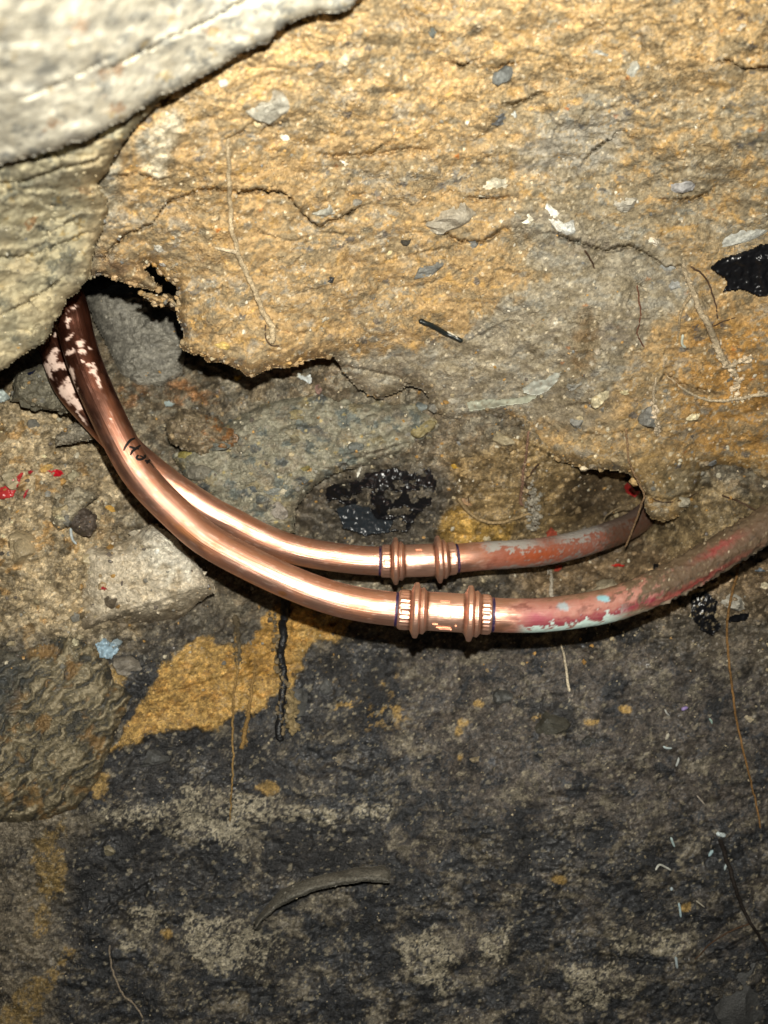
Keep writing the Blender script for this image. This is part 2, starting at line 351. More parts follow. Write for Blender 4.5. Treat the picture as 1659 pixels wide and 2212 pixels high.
    # ochre clay stripe and spots
    y = zone(X, Y, YEL, 4, 34, 7); c = mix(c, OCHRE, y); c = mix(c, (.30, .155, .035), y * sst(.02, .3, n2 + .4 * n1) * .7)
    c = mix(c, (.33, .185, .045), zone(X, Y, [(505,1400),(570,1335),(640,1330),(640,1440),(600,1470),(520,1460)], 16, 10, 8) * y * .8)
    sp = zone(X, Y, [(680,1440),(850,1450),(880,1560),(700,1580)], 30, 20, 9) * sst(.80, .84, _h(np.floor(wx / 9), np.floor(wy / 8), 71))
    c = mix(c, OCHRE, sp * .8)
    for k, (a, b, r1, r2) in enumerate([(245,1478,26,30),(215,1692,20,30),(582,1702,24,16),(1165,1548,14,8),(1278,1560,12,8),(1352,1532,14,8),(995,1636,7,9),(360,2018,9,14),(20,2180,50,40),(855,1540,12,16),(840,1500,10,10),(1035,1520,10,8),(1000,1560,14,10),(990,1580,8,14),(825,1480,9,12),(1210,1900,14,9),(760,1520,14,10),(1480,1960,12,9)]):
        c = mix(c, OCHRE, ell(X, Y, a, b, r1, r2, 0, .25, .6, k) * .9)
    for k, p in enumerate(DARKZ): c = mix(c, (.028, .027, .026), zone(X, Y, p, 4, 46, 20 + k) * sst(-.26, -.22, q1 * .6 + q2 + .3 * n3) * .92)
    for k, p in enumerate(BEIGEZ):
        z = zone(X, Y, p, 5, 50, 40 + k); c = mix(c, (.33, .28, .19), z * sst(-.06, .0, .8 * q1 + .8 * q2 + .5 * n3))
    # lower left band of pale mud and ochre smears
    z = zone(X, Y, [(-400,1700),(130,1740),(190,1790),(130,1850),(130,2000),(90,2100),(140,2300),(-400,2700)], 40, 45, 60)
    c = mix(c, (.175, .14, .092), z * .9); c = mix(c, DARK, z * sst(.08, .14, q1 + .5 * q2) * .8); c = mix(c, (.26, .21, .14), z * sst(.12, .17, -q1 + .6 * q2) * .7)
    for k, p in enumerate([[(80,1820),(130,1760),(140,1900),(110,1960),(85,1920)],[(-50,2250),(60,2120),(150,2060),(110,2150),(40,2260)],[(60,1960),(110,1940),(90,2050)]]):
        c = mix(c, (.30, .195, .065), zone(X, Y, p, 5, 44, 70 + k) * sst(-.2, -.12, q2 + .4 * q1) * .8)
    # pale wet gravel under the right pipe
    c = mix(c, (.15, .12, .08), zone(X, Y, [(1330,1290),(1659,1260),(1900,1300),(1900,1480),(1500,1440),(1380,1360)], 40, 40, 80) * .5)
    low = sst(1300, 1480, Y)
    _, _, id9 = worley(X / 17 + .5 * n2, Y / 13 + .5 * n3, 46); hi = (1 - low)[..., None]
    _, idf = facets(X, Y, 52, 40, 165); c = c * (1 + (idf[..., None] - .5) * .5 * hi)
    c = c * (1 + (id9[..., None] - .5) * (.15 + .65 * hi)) * (1 + np.clip(n2 + .6 * n3, -.6, .8)[..., None] * (.25 + .35 * hi)) * (1 - .15 * (1 - hi) * (1 - y[..., None]))
    c = c * (1 + (id1[..., None] - .5) * (.5 + .2 * low[..., None])) * (1 + (id3[..., None] - .5) * (.45 + .15 * low[..., None]))
    c = mix(c, (.36, .30, .19), (id3 > .982) * .6 * low * (1 - y)); c = mix(c, (.30, .25, .16), (id1 > .98) * .5 * low * (1 - y))
    c = mix(c, (.40, .33, .22), (id3 > .97) * .6 * (1 - low))
    lw = low[..., None] * (1 - y[..., None]); c = c * (1 + lw * (np.array((.93, .97, 1.04), f32) - 1))
    return np.clip(c, .004, .8)
def dep_s1(X, Y):
    D = S1(X, Y); low = sst(1330, 1520, Y)
    r = relief(X, Y, 101, .008, .0042, .0012, .0013, 80, .0018)
    f1, f2, _ = worley((X + 24 * fbm(X / 40, Y / 40, 3, 141)) / 58, (Y + 20 * fbm(X / 40, Y / 40, 3, 142)) / 42, 143); r = r + .006 * np.clip(.75 - f1, 0, 1) + .0035 * np.clip(f2 - f1, 0, .3) + .002 * fissures(X, Y, 161, 90, 40) + .0042 * facets(X, Y, 52, 40, 165)[0] + .0018 * facets(X, Y, 21, 17, 167)[0]
    r2 = relief(X, Y, 131, .007, .0026, .0011, .0007, 80, .0010)
    r2 = r2 + .0016 * facets(X, Y, 60, 44, 175)[0] + .0009 * facets(X, Y, 20, 16, 177)[0] + .0016 * fissures(X, Y, 171, 150, 60, .012, .06)
    r = r * (1 - low) + r2 * low
    # the ochre stripe lies a little proud, ruts and furrows of the lower bank
    r = r + .0016 * zone(X, Y, YEL, 4, 34, 7)
    for k, p in enumerate(DARKZ): r = r - .0016 * zone(X, Y, p, 4, 46, 20 + k)
    for k, p in enumerate(BEIGEZ): r = r + .0012 * zone(X, Y, p, 5, 50, 40 + k)
    for p, a in (([(500,1470),(580,1440),(660,1425)], .0012), ([(330,1500),(420,1480),(510,1450),(600,1400),(650,1395)], .0012), ([(300,1545),(400,1520),(470,1500)], .0008),
                 ([(200,1985),(230,1960),(330,1900)], .0016), ([(1500,2080),(1560,2050),(1620,2020),(1700,1990)], .003), ([(1280,2062),(1400,2070),(1500,2085)], .0022),
                 ([(1130,950),(1200,990),(1290,1010)], .003), ([(180,1085),(200,1060),(215,1048)], .003), ([(95,790),(150,850),(230,870)], .002), ([(240,945),(262,957),(290,940)], .004)):
        r = r + crack(X, Y, p, a, 40, 40, int(p[0][0]), a * 2)
    return D - r
def coarse(X, Y): return None
tag(shell('soil_wall', (-300, 480, 1960, 2500), 3.0, dep_s1, col_s1, M_SOIL), kind='structure')
# ------------------------------------------------------------------ clay bank overhanging from above
S2 = TPS([(-200,-200,.33),(0,100,.34),(830,-150,.335),(1700,-150,.352),(830,200,.392),(1659,200,.41),(300,300,.375),(830,500,.478),(1400,500,.492),(250,500,.432),
 (210,570,.452),(330,600,.475),(390,700,.49),(540,800,.505),(690,770,.525),(740,830,.572),(820,855,.585),(930,890,.59),(1000,905,.592),(1250,800,.54),(1659,800,.55),(1300,1010,.585),
 (1390,1060,.600),(1150,940,.60),(1500,1000,.604),(1659,1000,.608),(1000,650,.512),(1940,500,.505),(1940,1000,.59)])
LIP = [(-350,-400),(2000,-400),(2000,1060),(1659,1046),(1632,1036),(1600,1012),(1555,1006),(1520,1016),(1508,1050),(1490,1090),(1462,1118),(1430,1128),(1404,1118),(1392,1096),(1394,1068),(1381,1048),(1360,1024),
 (1319,1015),(1270,1016),(1222,1000),(1170,985),(1150,955),(1132,935),(1100,905),(1042,894),(992,910),(962,905),(938,884),(918,845),(884,832),(860,845),(820,863),(800,855),(780,840),(760,826),(740,800),(722,772),
 (692,773),(660,780),(622,795),(600,793),(576,799),(552,812),(536,815),(515,798),(495,790),(472,782),(450,783),(438,769),(415,766),(398,756),(388,750),(398,726),(391,705),(386,690),
 (380,668),(366,650),(350,662),(330,655),(308,640),(304,632),(330,634),(352,642),(372,648),(388,660),(386,637),(378,612),(366,608),(356,597),(342,584),(326,566),(312,574),(309,579),(330,597),(342,622),(351,630),(309,623),(296,619),(277,616),(258,606),(240,600),(215,594),(197,597),(150,640),(-350,800)]
def edge_s2(X, Y):
    s = np.full(X.shape, -200.0, f32); near = Y > 480
    x = X[near]; y = Y[near]
    s[near] = sdf(x, y, LIP) + 5 * fbm(x / 16, y / 16, 4, 55, .75) - 2
    return s
GZ = [(1090,470),(1210,440),(1330,480),(1480,560),(1500,640),(1440,700),(1350,770),(1330,840),(1250,930),(1140,900),(1000,910),(930,880),(820,870),(680,800),(760,770),(860,740),(900,760),(1010,720),(1080,650),(1180,600),(1130,540)]
CR2 = [([(200,560),(230,548),(268,505),(325,482),(365,432),(440,405),(510,412)], .0028), ([(500,415),(560,408),(618,416),(640,440),(662,470),(690,487),(712,475),(742,463),(790,440)], .0042),
 ([(1190,500),(1209,507),(1264,526),(1309,539),(1359,527),(1399,547),(1440,577),(1475,572)], .0040), ([(1534,136),(1570,127),(1609,146),(1700,140)], .0035), ([(1080,222),(1120,221),(1160,200),(1180,196)], .003),
 ([(1250,360),(1275,328),(1310,302),(1345,280)], .0035), ([(560,290),(580,270),(630,262)], .002), ([(960,130),(1000,140),(1036,124)], .003), ([(1060,150),(1090,138),(1130,132)], .003),
 ([(490,300),(520,285),(545,262)], .002), ([(820,330),(880,318),(930,322)], .002), ([(930,480),(985,515),(1040,520),(1090,490)], .0035), ([(1000,425),(1060,427),(1110,424)], .0025),
 ([(740,405),(760,418),(800,418)], .002), ([(690,330),(720,335),(800,330),(850,300)], .0022), ([(1430,430),(1500,428),(1550,400)], .003), ([(1420,830),(1440,806),(1490,835),(1550,850)], .0028),
 ([(1340,1030),(1380,1065),(1440,1080),(1500,1060)], .0016), ([(990,745),(1040,720),(1100,690)], .001), ([(620,640),(690,620),(760,600)], .0012), ([(560,700),(640,720),(720,705)], .0012),
 ([(840,560),(920,540),(1010,530)], .0012), ([(430,640),(480,620),(540,615)], .0012), ([(690,775),(740,790),(800,800),(870,815)], .002), ([(1250,930),(1300,940),(1380,925)], .0014), ([(1000,930),(1060,912),(1120,925)], .001),
 ([(560,500),(630,520),(700,500),(760,505)], .0014), ([(880,620),(960,600),(1050,560)], .0012), ([(230,380),(300,372),(340,388),(380,378)], .002), ([(1210,880),(1260,868),(1310,880)], .0014)]
def col_s2(X, Y):
    wx = X + 50 * fbm(X / 80, Y / 80, 4, 121, .6); wy = Y + 40 * fbm(X / 80, Y / 80, 4, 122, .6)
    n1 = fbm(X / 150, Y / 110, 5, 131, .55); n2 = fbm(wx / 34, wy / 22, 5, 132, .62); n3 = fbm(X / 9, Y / 7, 3, 133, .7)
    f1, f2, id1 = worley(wx / 40, wy / 28, 141); _, _, id2 = worley(X / 11, Y / 9, 142); _, _, id3 = worley(X / 5, Y / 4.5, 143)
    f1b, _, id4 = worley(X / 24 + .4 * n2, Y / 17 + .4 * n3, 144)
    c = np.zeros(X.shape + (3,), f32) + np.array(TAN, f32)
    c = mix(c, PEACH, (1 - sst(120, 420, Y)) * .75)
    c = mix(c, (.34, .20, .06), sst(.0, .4, n2 + .3 * n1) * .6)
    c = mix(c, (.50, .30, .09), sst(.1, .45, -n2 - .2 * n1) * .6)
    c = mix(c, (.30, .235, .14), sst(.05, .4, n1 + .45 * n2) * .55 * (1 - .5 * sst(480, 800, Y)))
    upr = sst(1000, 1180, wx) * (1 - sst(480, 560, wy)) * sst(130, 260, wy)
    c = mix(c, (.30, .25, .165), upr * sst(-.2, .0, n2 + .5 * n1) * .9)
    c = mix(c, (.33, .295, .23), ell(X, Y, 1240, 310, 120, 70, -20))
    z = zone(X, Y, GZ, 12, 60, 11); c = mix(c, (.285, .245, .175), z); c = mix(c, (.38, .335, .245), z * sst(.0, .3, n2) * .6); c = mix(c, (.16, .13, .095), z * sst(.15, .45, -n1 - .4 * n2) * .7)
    c = mix(c, (.19, .125, .06), ell(X, Y, 1260, 760, 26, 90, 8, .5) * .8)
    c = mix(c, (.22, .18, .12), zone(X, Y, [(1150,850),(1300,790),(1340,870),(1310,930),(1170,930)], 18, 30, 12) * .7)
    rt = sst(1420, 1540, wx) * sst(640, 720, wy); c = mix(c, (.42, .22, .055), rt * .7)
    c = mix(c, (.22, .16, .075), sst(930, 1010, wy) * .5)
    c = mix(c, (.13, .105, .06), zone(X, Y, [(1420,1010),(1560,1000),(1640,1040),(1620,1080),(1440,1080)], 14, 14, 14) * .8)
    c = mix(c, (.34, .23, .13), zone(X, Y, [(190,540),(330,560),(350,630),(200,600)], 14, 14, 13) * .4); c = mix(c, (.10, .065, .04), ell(X, Y, 255, 575, 34, 14, 20, .4, .6) * .8)
    c = mix(c, (.52, .47, .35), zone(X, Y, [(300,300),(380,230),(400,250),(375,330),(350,395),(300,360)], 12, 20, 15) * .85)
    c = mix(c, (.30, .265, .19), zone(X, Y, [(-300,200),(260,330),(262,440),(228,480),(190,620),(-300,900)], 16, 22, 16))
    # stony flecks pressed into the clay
    fl = (f1b < .42 + .25 * n3) * (1 - .3 * z) * sst(-.12, .18, fbm(X / 130, Y / 90, 3, 149))
    c = mix(c, BGREY, fl * (id4 > .80) * .6); c = mix(c, (.10, .10, .10), fl * (id4 < .06) * .8); c = mix(c, WHITE, fl * (f1b < .2) * (id4 > .49) * (id4 < .52) * .9)
    c = mix(c, (.45, .15, .03), fl * (f1b < .22) * (id4 > .30) * (id4 < .315) * .8)
    m1 = fbm(wx / 60, wy / 26, 5, 151, .6); m2 = fbm(wx / 22, wy / 12, 4, 152, .6)
    c = mix(c, (.215, .175, .11), sst(.05, .18, m1 + .35 * m2) * .7); c = mix(c, (.27, .255, .21), sst(.10, .18, -m1 + .4 * m2) * .65 * sst(-.15, .12, n1 + .3 * n2)); c = mix(c, (.52, .36, .17), sst(.14, .3, m2 - .3 * m1) * .45 * (1 - z))
    c = mix(c, (.15, .12, .075), sst(.30, .36, m2 + .3 * n3) * .7)
    c = c * (1 + (id2[..., None] - .5) * .26) * (1 + (id3[..., None] - .5) * .28)
    c = mix(c, (.70, .60, .42), (id3 > .982) * .7)
    return np.clip(c, .004, .85)
def dep_s2(X, Y, S):
    D = S2(X, Y); r = relief(X, Y, 201, .011, .0023, .0008, .0003, 95, .0007) + .0026 * facets(X, Y, 95, 70, 205)[0] + .0010 * facets(X, Y, 30, 22, 207)[0] + .0005 * facets(X, Y, 12, 9, 209)[0]
    f1, f2, _ = worley((X + 30 * fbm(X / 50, Y / 50, 3, 231)) / 85, (Y + 24 * fbm(X / 50, Y / 50, 3, 232)) / 52, 233); r = r + .004 * np.clip(.8 - f1, 0, 1) + .002 * np.clip(f2 - f1, 0, .3)
    for k, (p, a) in enumerate(CR2): r = r + crack(X, Y, p, a * 1.3, 40, 55, 31 * k, min(.011, a * 3.6) if a > .0015 else a * 1.6)
    r = r + .0030 * fissures(X, Y, 261, 110, 48, .016, .06) + .0018 * fissures(X, Y, 281, 60, 26, .02, .08)
    r = r - .004 * ell(X, Y, 1275, 745, 12, 70, 8, .8)
    return D - r
tag(shell('clay_bank', (-300, -330, 1960, 1130), 3.0, dep_s2, col_s2, M_CLAY, edge_s2, 34, .017, .09, 18), kind='structure')
# ------------------------------------------------------------------ big rocks
def rock(name, poly, D0, bulge, W, color, label, cat, st=3, warp=8, rel=(.004, .003, .001, .001, 50, .001), mat=None, seed=1, skirt=.06, cracks=(), fn=None, kind=None, tilt=(0, 0), fac=((60, 46, .003), (22, 17, .0012))):
    p = np.array(poly, float); bx = (p[:, 0].min() - 20, p[:, 1].min() - 20, p[:, 0].max() + 20, p[:, 1].max() + 20)
    cx, cy = p.mean(0)
    def ed(X, Y): return sdf(X, Y, poly) + warp * fbm(X / 30, Y / 30, 5, seed, .65)
    def dp(X, Y, S):
        t = np.clip(-S / W, 0, 1); r = relief(X, Y, seed, *rel)
        for k, (fa, fb, fh) in enumerate(fac): r = r + fh * facets(X, Y, fa, fb, seed + 31 + 3 * k)[0]
        for k, (q, a) in enumerate(cracks): r = r + crack(X, Y, q, a, 30, 40, seed + k, a * 1.6)
        D = (D0(X, Y) if callable(D0) else D0) + tilt[0] * (X - cx) + tilt[1] * (Y - cy)
        D = D - bulge * np.sqrt(1 - (1 - t) ** 2) - r
        return D if fn is None else fn(X, Y, D)
    def cf(X, Y):
        if callable(color): return color(X, Y)
        n = fbm(X / 40, Y / 30, 5, seed + 5, .62); _, _, i1 = worley(X / 22 + n, Y / 15 + n, seed + 6); _, _, i2 = worley(X / 6, Y / 5, seed + 7)
        c = np.zeros(X.shape + (3,), f32) + np.array(color, f32)
        c = c * (1 + .5 * n[..., None]) * (1 + (i1[..., None] - .5) * .35) * (1 + (i2[..., None] - .5) * .4)
        return np.clip(c, .004, .8)
    o = shell(name, bx, st, dp, cf, mat or M_ROCK, ed, 12, .006, skirt, 12)
    return tag(o, label, cat, kind=kind)
def col_conc(X, Y):
    n = fbm(X / 60, Y / 40, 5, 511, .6); n2 = fbm(X / 18, Y / 12, 4, 512, .6)
    wx = X + 30 * n; wy = Y + 30 * n2
    f1, _, i1 = worley(wx / 48, wy / 30, 513); f1b, _, i2 = worley(wx / 20, wy / 14, 514)
    c = np.zeros(X.shape + (3,), f32) + np.array((.56, .525, .42), f32)
    c = mix(c, (.30, .285, .25), sst(.02, .3, n) * .75); c = mix(c, (.62, .58, .46), sst(.05, .3, -n2) * .6)
    a = f1 < .42; c = mix(c, (.20, .205, .19), a * (i1 > .72) * .8); c = mix(c, (.55, .50, .38), a * (i1 < .14) * .8); c = mix(c, (.34, .20, .11), a * (i1 > .4) * (i1 < .45) * .8)
    b = f1b < .4; c = mix(c, (.60, .55, .42), b * (i2 > .88) * .8); c = mix(c, (.12, .12, .115), b * (i2 < .08) * .7); c = mix(c, (.45, .33, .14), b * (i2 > .5) * (i2 < .55) * .7)
    return np.clip(c * (1 + .35 * n2[..., None]), .01, .8)
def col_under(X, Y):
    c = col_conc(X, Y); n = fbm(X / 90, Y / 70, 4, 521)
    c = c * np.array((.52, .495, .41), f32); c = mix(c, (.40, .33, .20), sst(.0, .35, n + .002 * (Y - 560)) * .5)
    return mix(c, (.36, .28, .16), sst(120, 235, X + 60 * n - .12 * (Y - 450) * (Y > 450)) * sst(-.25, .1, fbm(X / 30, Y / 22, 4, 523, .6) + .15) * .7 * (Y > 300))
T3b = TPS([(-300,200,.31),(0,350,.328),(250,320,.348),(380,200,.352),(0,550,.385),(220,480,.415),(190,590,.435),(80,720,.43),(-300,800,.40)])
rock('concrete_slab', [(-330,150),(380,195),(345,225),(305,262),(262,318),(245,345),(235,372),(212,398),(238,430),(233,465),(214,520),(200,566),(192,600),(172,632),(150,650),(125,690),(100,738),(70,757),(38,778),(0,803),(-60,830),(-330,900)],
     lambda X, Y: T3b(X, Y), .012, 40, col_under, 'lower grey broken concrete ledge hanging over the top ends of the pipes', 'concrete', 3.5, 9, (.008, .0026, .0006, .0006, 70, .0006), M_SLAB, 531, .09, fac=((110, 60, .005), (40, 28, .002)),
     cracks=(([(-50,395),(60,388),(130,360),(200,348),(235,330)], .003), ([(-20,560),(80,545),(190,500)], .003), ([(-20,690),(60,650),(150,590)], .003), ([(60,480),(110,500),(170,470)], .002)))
T3a = TPS([(-300,-300,.165),(0,0,.188),(300,0,.25),(770,0,.322),(0,350,.305),(400,150,.315),(-300,360,.28),(200,200,.272),(650,30,.318),(800,-300,.29)])
rock('concrete_slab', [(-330,-330),(900,-330),(830,-60),(778,0),(745,28),(720,32),(690,28),(655,42),(622,52),(600,70),(588,88),(540,110),(500,128),(470,150),(440,165),(415,178),(390,195),(345,208),(322,225),(300,240),(270,262),(240,275),(205,295),(170,310),(110,330),(55,345),(0,360),(-330,380)],
     lambda X, Y: T3a(X, Y), .008, 30, lambda X, Y: mix(col_conc(X, Y), (.50, .465, .37), np.full(X.shape, .15, f32)), 'nearest pale broken concrete slab across the upper left corner', 'concrete', 4.5, 9, (.007, .0016, .0005, 0, 60, .0004), M_SLAB, 541, .05, fac=(), cracks=(([(230,150),(330,95),(450,40),(560,-20)], .003), ([(40,215),(150,170),(240,120)], .0015)),
     )
def col_boulder(X, Y):
    n = fbm(X / 55, Y / 40, 5, 551, .6); n2 = fbm(X / 16, Y / 12, 4, 552, .65); wx = X + 12 * n2 * 2; wy = Y + 10 * n2 * 2
    f1, f2, i1 = worley(wx / 34, wy / 23, 553); f1b, _, i2 = worley(X / 14, Y / 10, 554)
    c = np.zeros(X.shape + (3,), f32) + np.array((.235, .22, .16), f32)
    a = (f1 < .45); c = mix(c, (.105, .12, .108), a * (i1 > .62) * .85); c = mix(c, (.235, .195, .11), a * (i1 < .2) * .85); c = mix(c, (.08, .085, .08), a * (i1 > .93) * .8)
    c = mix(c, (.42, .34, .15), (f1b < .3) * (i2 > .955) * .9); c = mix(c, (.26, .23, .17), (f1b < .4) * (i2 < .12) * .7)
    c = mix(c, (.22, .175, .115), sst(.0, .35, n) * .5)
    return np.clip(c * (1 + .55 * n2[..., None]), .01, .6)
rock('boulder', [(370,985),(430,950),(500,905),(560,872),(640,855),(700,838),(780,850),(850,870),(905,860),(940,890),(960,915),(945,945),(900,968),(830,990),(770,1010),(700,1032),(670,1062),(640,1100),(640,1150),(560,1160),(430,1080)],
     lambda X, Y: .634 + 0 * X, .026, 60, col_boulder, 'large grey green boulder full of pebbles behind the copper pipes', 'boulder', 3, 8, (.006, .004, .0011, .0016, 42, .0022), M_ROCK, 561, .06,
     cracks=(([(560,895),(640,885),(720,890)], .002), ([(430,985),(520,960)], .002), ([(700,1020),(780,985),(900,950)], .003)))
rock('boulder', [(180,640),(250,610),(330,615),(372,650),(390,700),(402,760),(395,810),(350,835),(300,838),(262,815),(235,760),(200,690)], .665, .02, 60, (.235, .22, .18),
     'smooth grey rock deep inside the hole beside the pipe tops', 'boulder', 3, 5, (.005, .004, .0008, .0016, 60, .0008), M_ROCK, 571, .07)
def col_b2(X, Y):
    n = fbm(X / 50, Y / 40, 5, 581, .6); n2 = fbm(X / 12, Y / 9, 4, 582, .65); _, _, i2 = worley(X / 6, Y / 5, 583)
    c = np.zeros(X.shape + (3,), f32) + np.array((.50, .43, .315), f32)
    c = mix(c, (.58, .54, .44), ell(X, Y, 390, 1175, 80, 70, 0, .5)); c = mix(c, (.25, .19, .11), sst(.05, .35, n) * .6)
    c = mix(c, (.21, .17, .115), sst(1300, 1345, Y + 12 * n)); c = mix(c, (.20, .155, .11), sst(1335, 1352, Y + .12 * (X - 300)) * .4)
    return np.clip(c * (1 + .4 * n2[..., None]) * (1 + (i2[..., None] - .5) * .35), .01, .7)
def b2fn(X, Y, D):  # sliced under side: falls away below a ridge line
    yl = np.interp(X, [160, 220, 330, 470], [1378, 1330, 1300, 1255]); return D + .0005 * np.clip(Y - yl, 0, 90)
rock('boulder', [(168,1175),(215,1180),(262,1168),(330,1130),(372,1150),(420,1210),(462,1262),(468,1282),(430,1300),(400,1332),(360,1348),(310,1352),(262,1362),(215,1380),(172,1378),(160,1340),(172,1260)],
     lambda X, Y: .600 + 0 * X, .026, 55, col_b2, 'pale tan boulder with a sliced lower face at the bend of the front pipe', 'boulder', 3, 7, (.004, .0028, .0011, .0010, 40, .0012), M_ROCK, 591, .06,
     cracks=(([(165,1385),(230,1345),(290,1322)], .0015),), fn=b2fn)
def col_rust(X, Y):
    c = np.zeros(X.shape + (3,), f32) + np.array((.18, .14, .085), f32); n = fbm(X / 20, Y / 16, 5, 601, .65); m = fbm(X / 9, Y / 9, 3, 603)
    c = mix(c, RUST, sst(-.05, .25, n + .006 * (X - 470)) * .75); c = mix(c, (.045, .03, .02), sst(.1, .3, -n + .3 * m) * .6)
    return np.clip(c * (1 + .8 * m[..., None]), .01, .6)
rock('boulder', [(355,905),(390,880),(440,890),(480,905),(505,930),(518,945),(505,962),(470,975),(430,985),(395,972),(360,950)], .606, .011, 30, col_rust,
     'rust stained conglomerate lump on the upper edge of the grey green boulder', 'stone', 2.5, 16, (.003, .004, .0016, .001, 30, .003), M_ROCK, 611, .05)
rock('boulder', [(30,800),(100,785),(160,800),(215,870),(180,900),(90,885),(25,865)], .575, .016, 30, (.15, .135, .095), 'dark damp grey stone under the concrete ledge at left of the pipes', 'stone', 2.5, 8, (.003, .003, .001, .001, 30, .0015), M_ROCK, 621, .05)
rock('boulder', [(118,940),(150,915),(195,905),(226,930),(200,950),(165,958),(120,965)], .572, .012, 20, (.24, .21, .155), 'flat pale grey stone left of the pipe crossing', 'stone', 2.5, 5, (.003, .002, .0008, .001, 30, .001), M_ROCK, 631, .04)
rock('boulder', [(120,1070),(170,1050),(205,1062),(212,1075),(180,1100),(160,1130),(125,1150),(105,1120)], .572, .012, 22, (.28, .24, .165), 'tan grey broken stone below the small red plastic scrap', 'stone', 2.5, 6, (.003, .0025, .001, .001, 30, .001), M_ROCK, 641, .04)
rock('boulder', [(140,1105),(185,1095),(212,1112),(210,1140),(190,1160),(162,1152),(143,1130)], .574, .010, 20, (.085, .065, .05), 'dark purple brown rough stone above the pale boulder', 'stone', 2.5, 6, (.002, .003, .0016, .001, 30, .002), M_ROCK, 651, .04)
def col_mound(X, Y):
    a = -.75; u = X * math.cos(a) + Y * math.sin(a); v = -X * math.sin(a) + Y * math.cos(a); wv = v + 26 * fbm(X / 45, Y / 45, 4, 661)
    s = fbm(u / 70, wv / 11, 4, 662, .55); n = fbm(X / 60, Y / 60, 4, 663, .6)
    c = np.zeros(X.shape + (3,), f32) + np.array((.135, .112, .066), f32)
    c = mix(c, (.035, .036, .034), sst(.0, .16, s) * .85); c = mix(c, (.30, .25, .16), sst(.06, .22, -s) * .8); c = mix(c, (.30, .175, .06), sst(.12, .35, n + .4 * s) * .55)
    c = mix(c, (.04, .045, .045), zone(X, Y, [(-50,1400),(70,1380),(60,1470),(20,1560),(-50,1600)], 18, 22, 17) * .7)
    return np.clip(c, .01, .6)
def moundfn(X, Y, D):
    a = -.75; u = X * math.cos(a) + Y * math.sin(a); v = -X * math.sin(a) + Y * math.cos(a); wv = v + 26 * fbm(X / 45, Y / 45, 4, 661)
    return D + .008 * fbm(u / 70, wv / 11, 4, 662, .55)
rock('clay_mound', [(-330,1380),(60,1388),(100,1372),(160,1345),(190,1385),(232,1420),(248,1470),(290,1500),(262,1560),(232,1640),(215,1690),(190,1722),(160,1750),(90,1775),(-330,1800)], lambda X, Y: .600 - .00006 * (230 - X), .032, 110, col_mound,
     'striated olive grey clay mound at the left edge under the pale boulder', 'clay lump', 3, 8, (.006, .002, .0008, 0, 40, .0008), M_ROCK, 671, .05, fn=moundfn, fac=())
def col_flake(X, Y):
    n = fbm(X / 60, Y / 10, 4, 681); return np.clip((np.zeros(X.shape + (3,), f32) + np.array((.14, .13, .105), f32)) * (1 + .7 * n[..., None]), .01, .5)
def flakefn(X, Y, D):
    yl = np.interp(X, [560, 620, 700, 760, 845], [2000, 1945, 1920, 1905, 1912]); return D - .026 * sst(-60, 8, Y - yl)
rock('clay_flake', [(548,2012),(560,1975),(600,1925),(650,1900),(710,1885),(770,1872),(830,1868),(846,1880),(842,1908),(790,1905),(740,1912),(690,1922),(640,1942),(600,1962),(565,1992)], lambda X, Y: .606 + 0 * X, .004, 40, col_flake,
     'curled grey clay flake peeling off the dark lower soil', 'clay flake', 1.6, 2.5, (.002, .001, .0004, 0, 40, .0003), M_SOIL, 691, .016, fn=flakefn, fac=())
# ------------------------------------------------------------------ stones
def rock_verts(sub, seed, cuts):
    bm = bmesh.new(); bmesh.ops.create_icosphere(bm, subdivisions=sub, radius=1); v = np.array([x.co[:] for x in bm.verts]); f = np.array([[q.index for q in p.verts] for p in bm.faces]); bm.free()
    r = np.random.default_rng(seed)
    for _ in range(cuts):
        n = r.normal(size=3); n /= np.linalg.norm(n); d = r.uniform(.55, .88); k = v @ n; v = v - np.outer(np.maximum(k - d, 0), n)
    v *= (1 + .05 * np.sin(v[:, :1] * 7 + seed) * np.cos(v[:, 1:2] * 6)); return v, f
def frame_at(px, py, e=14):
    D, _ = surf(np.array([px, px - e, px + e, px, px]), np.array([py, py, py, py - e, py + e]))
    D = np.where(np.abs(D - D[0]) > .02, D[0], D); p = P(np.array([px, px - e, px + e, px, px]), np.array([py, py, py, py - e, py + e]), D)
    n = np.cross(p[2] - p[1], p[3] - p[4]); n /= np.linalg.norm(n); n = -n if n[1] > 0 else n
    n = n * .6 + np.array([0, -1, 0]) * .4; n /= np.linalg.norm(n); return p[0], n, D[0]
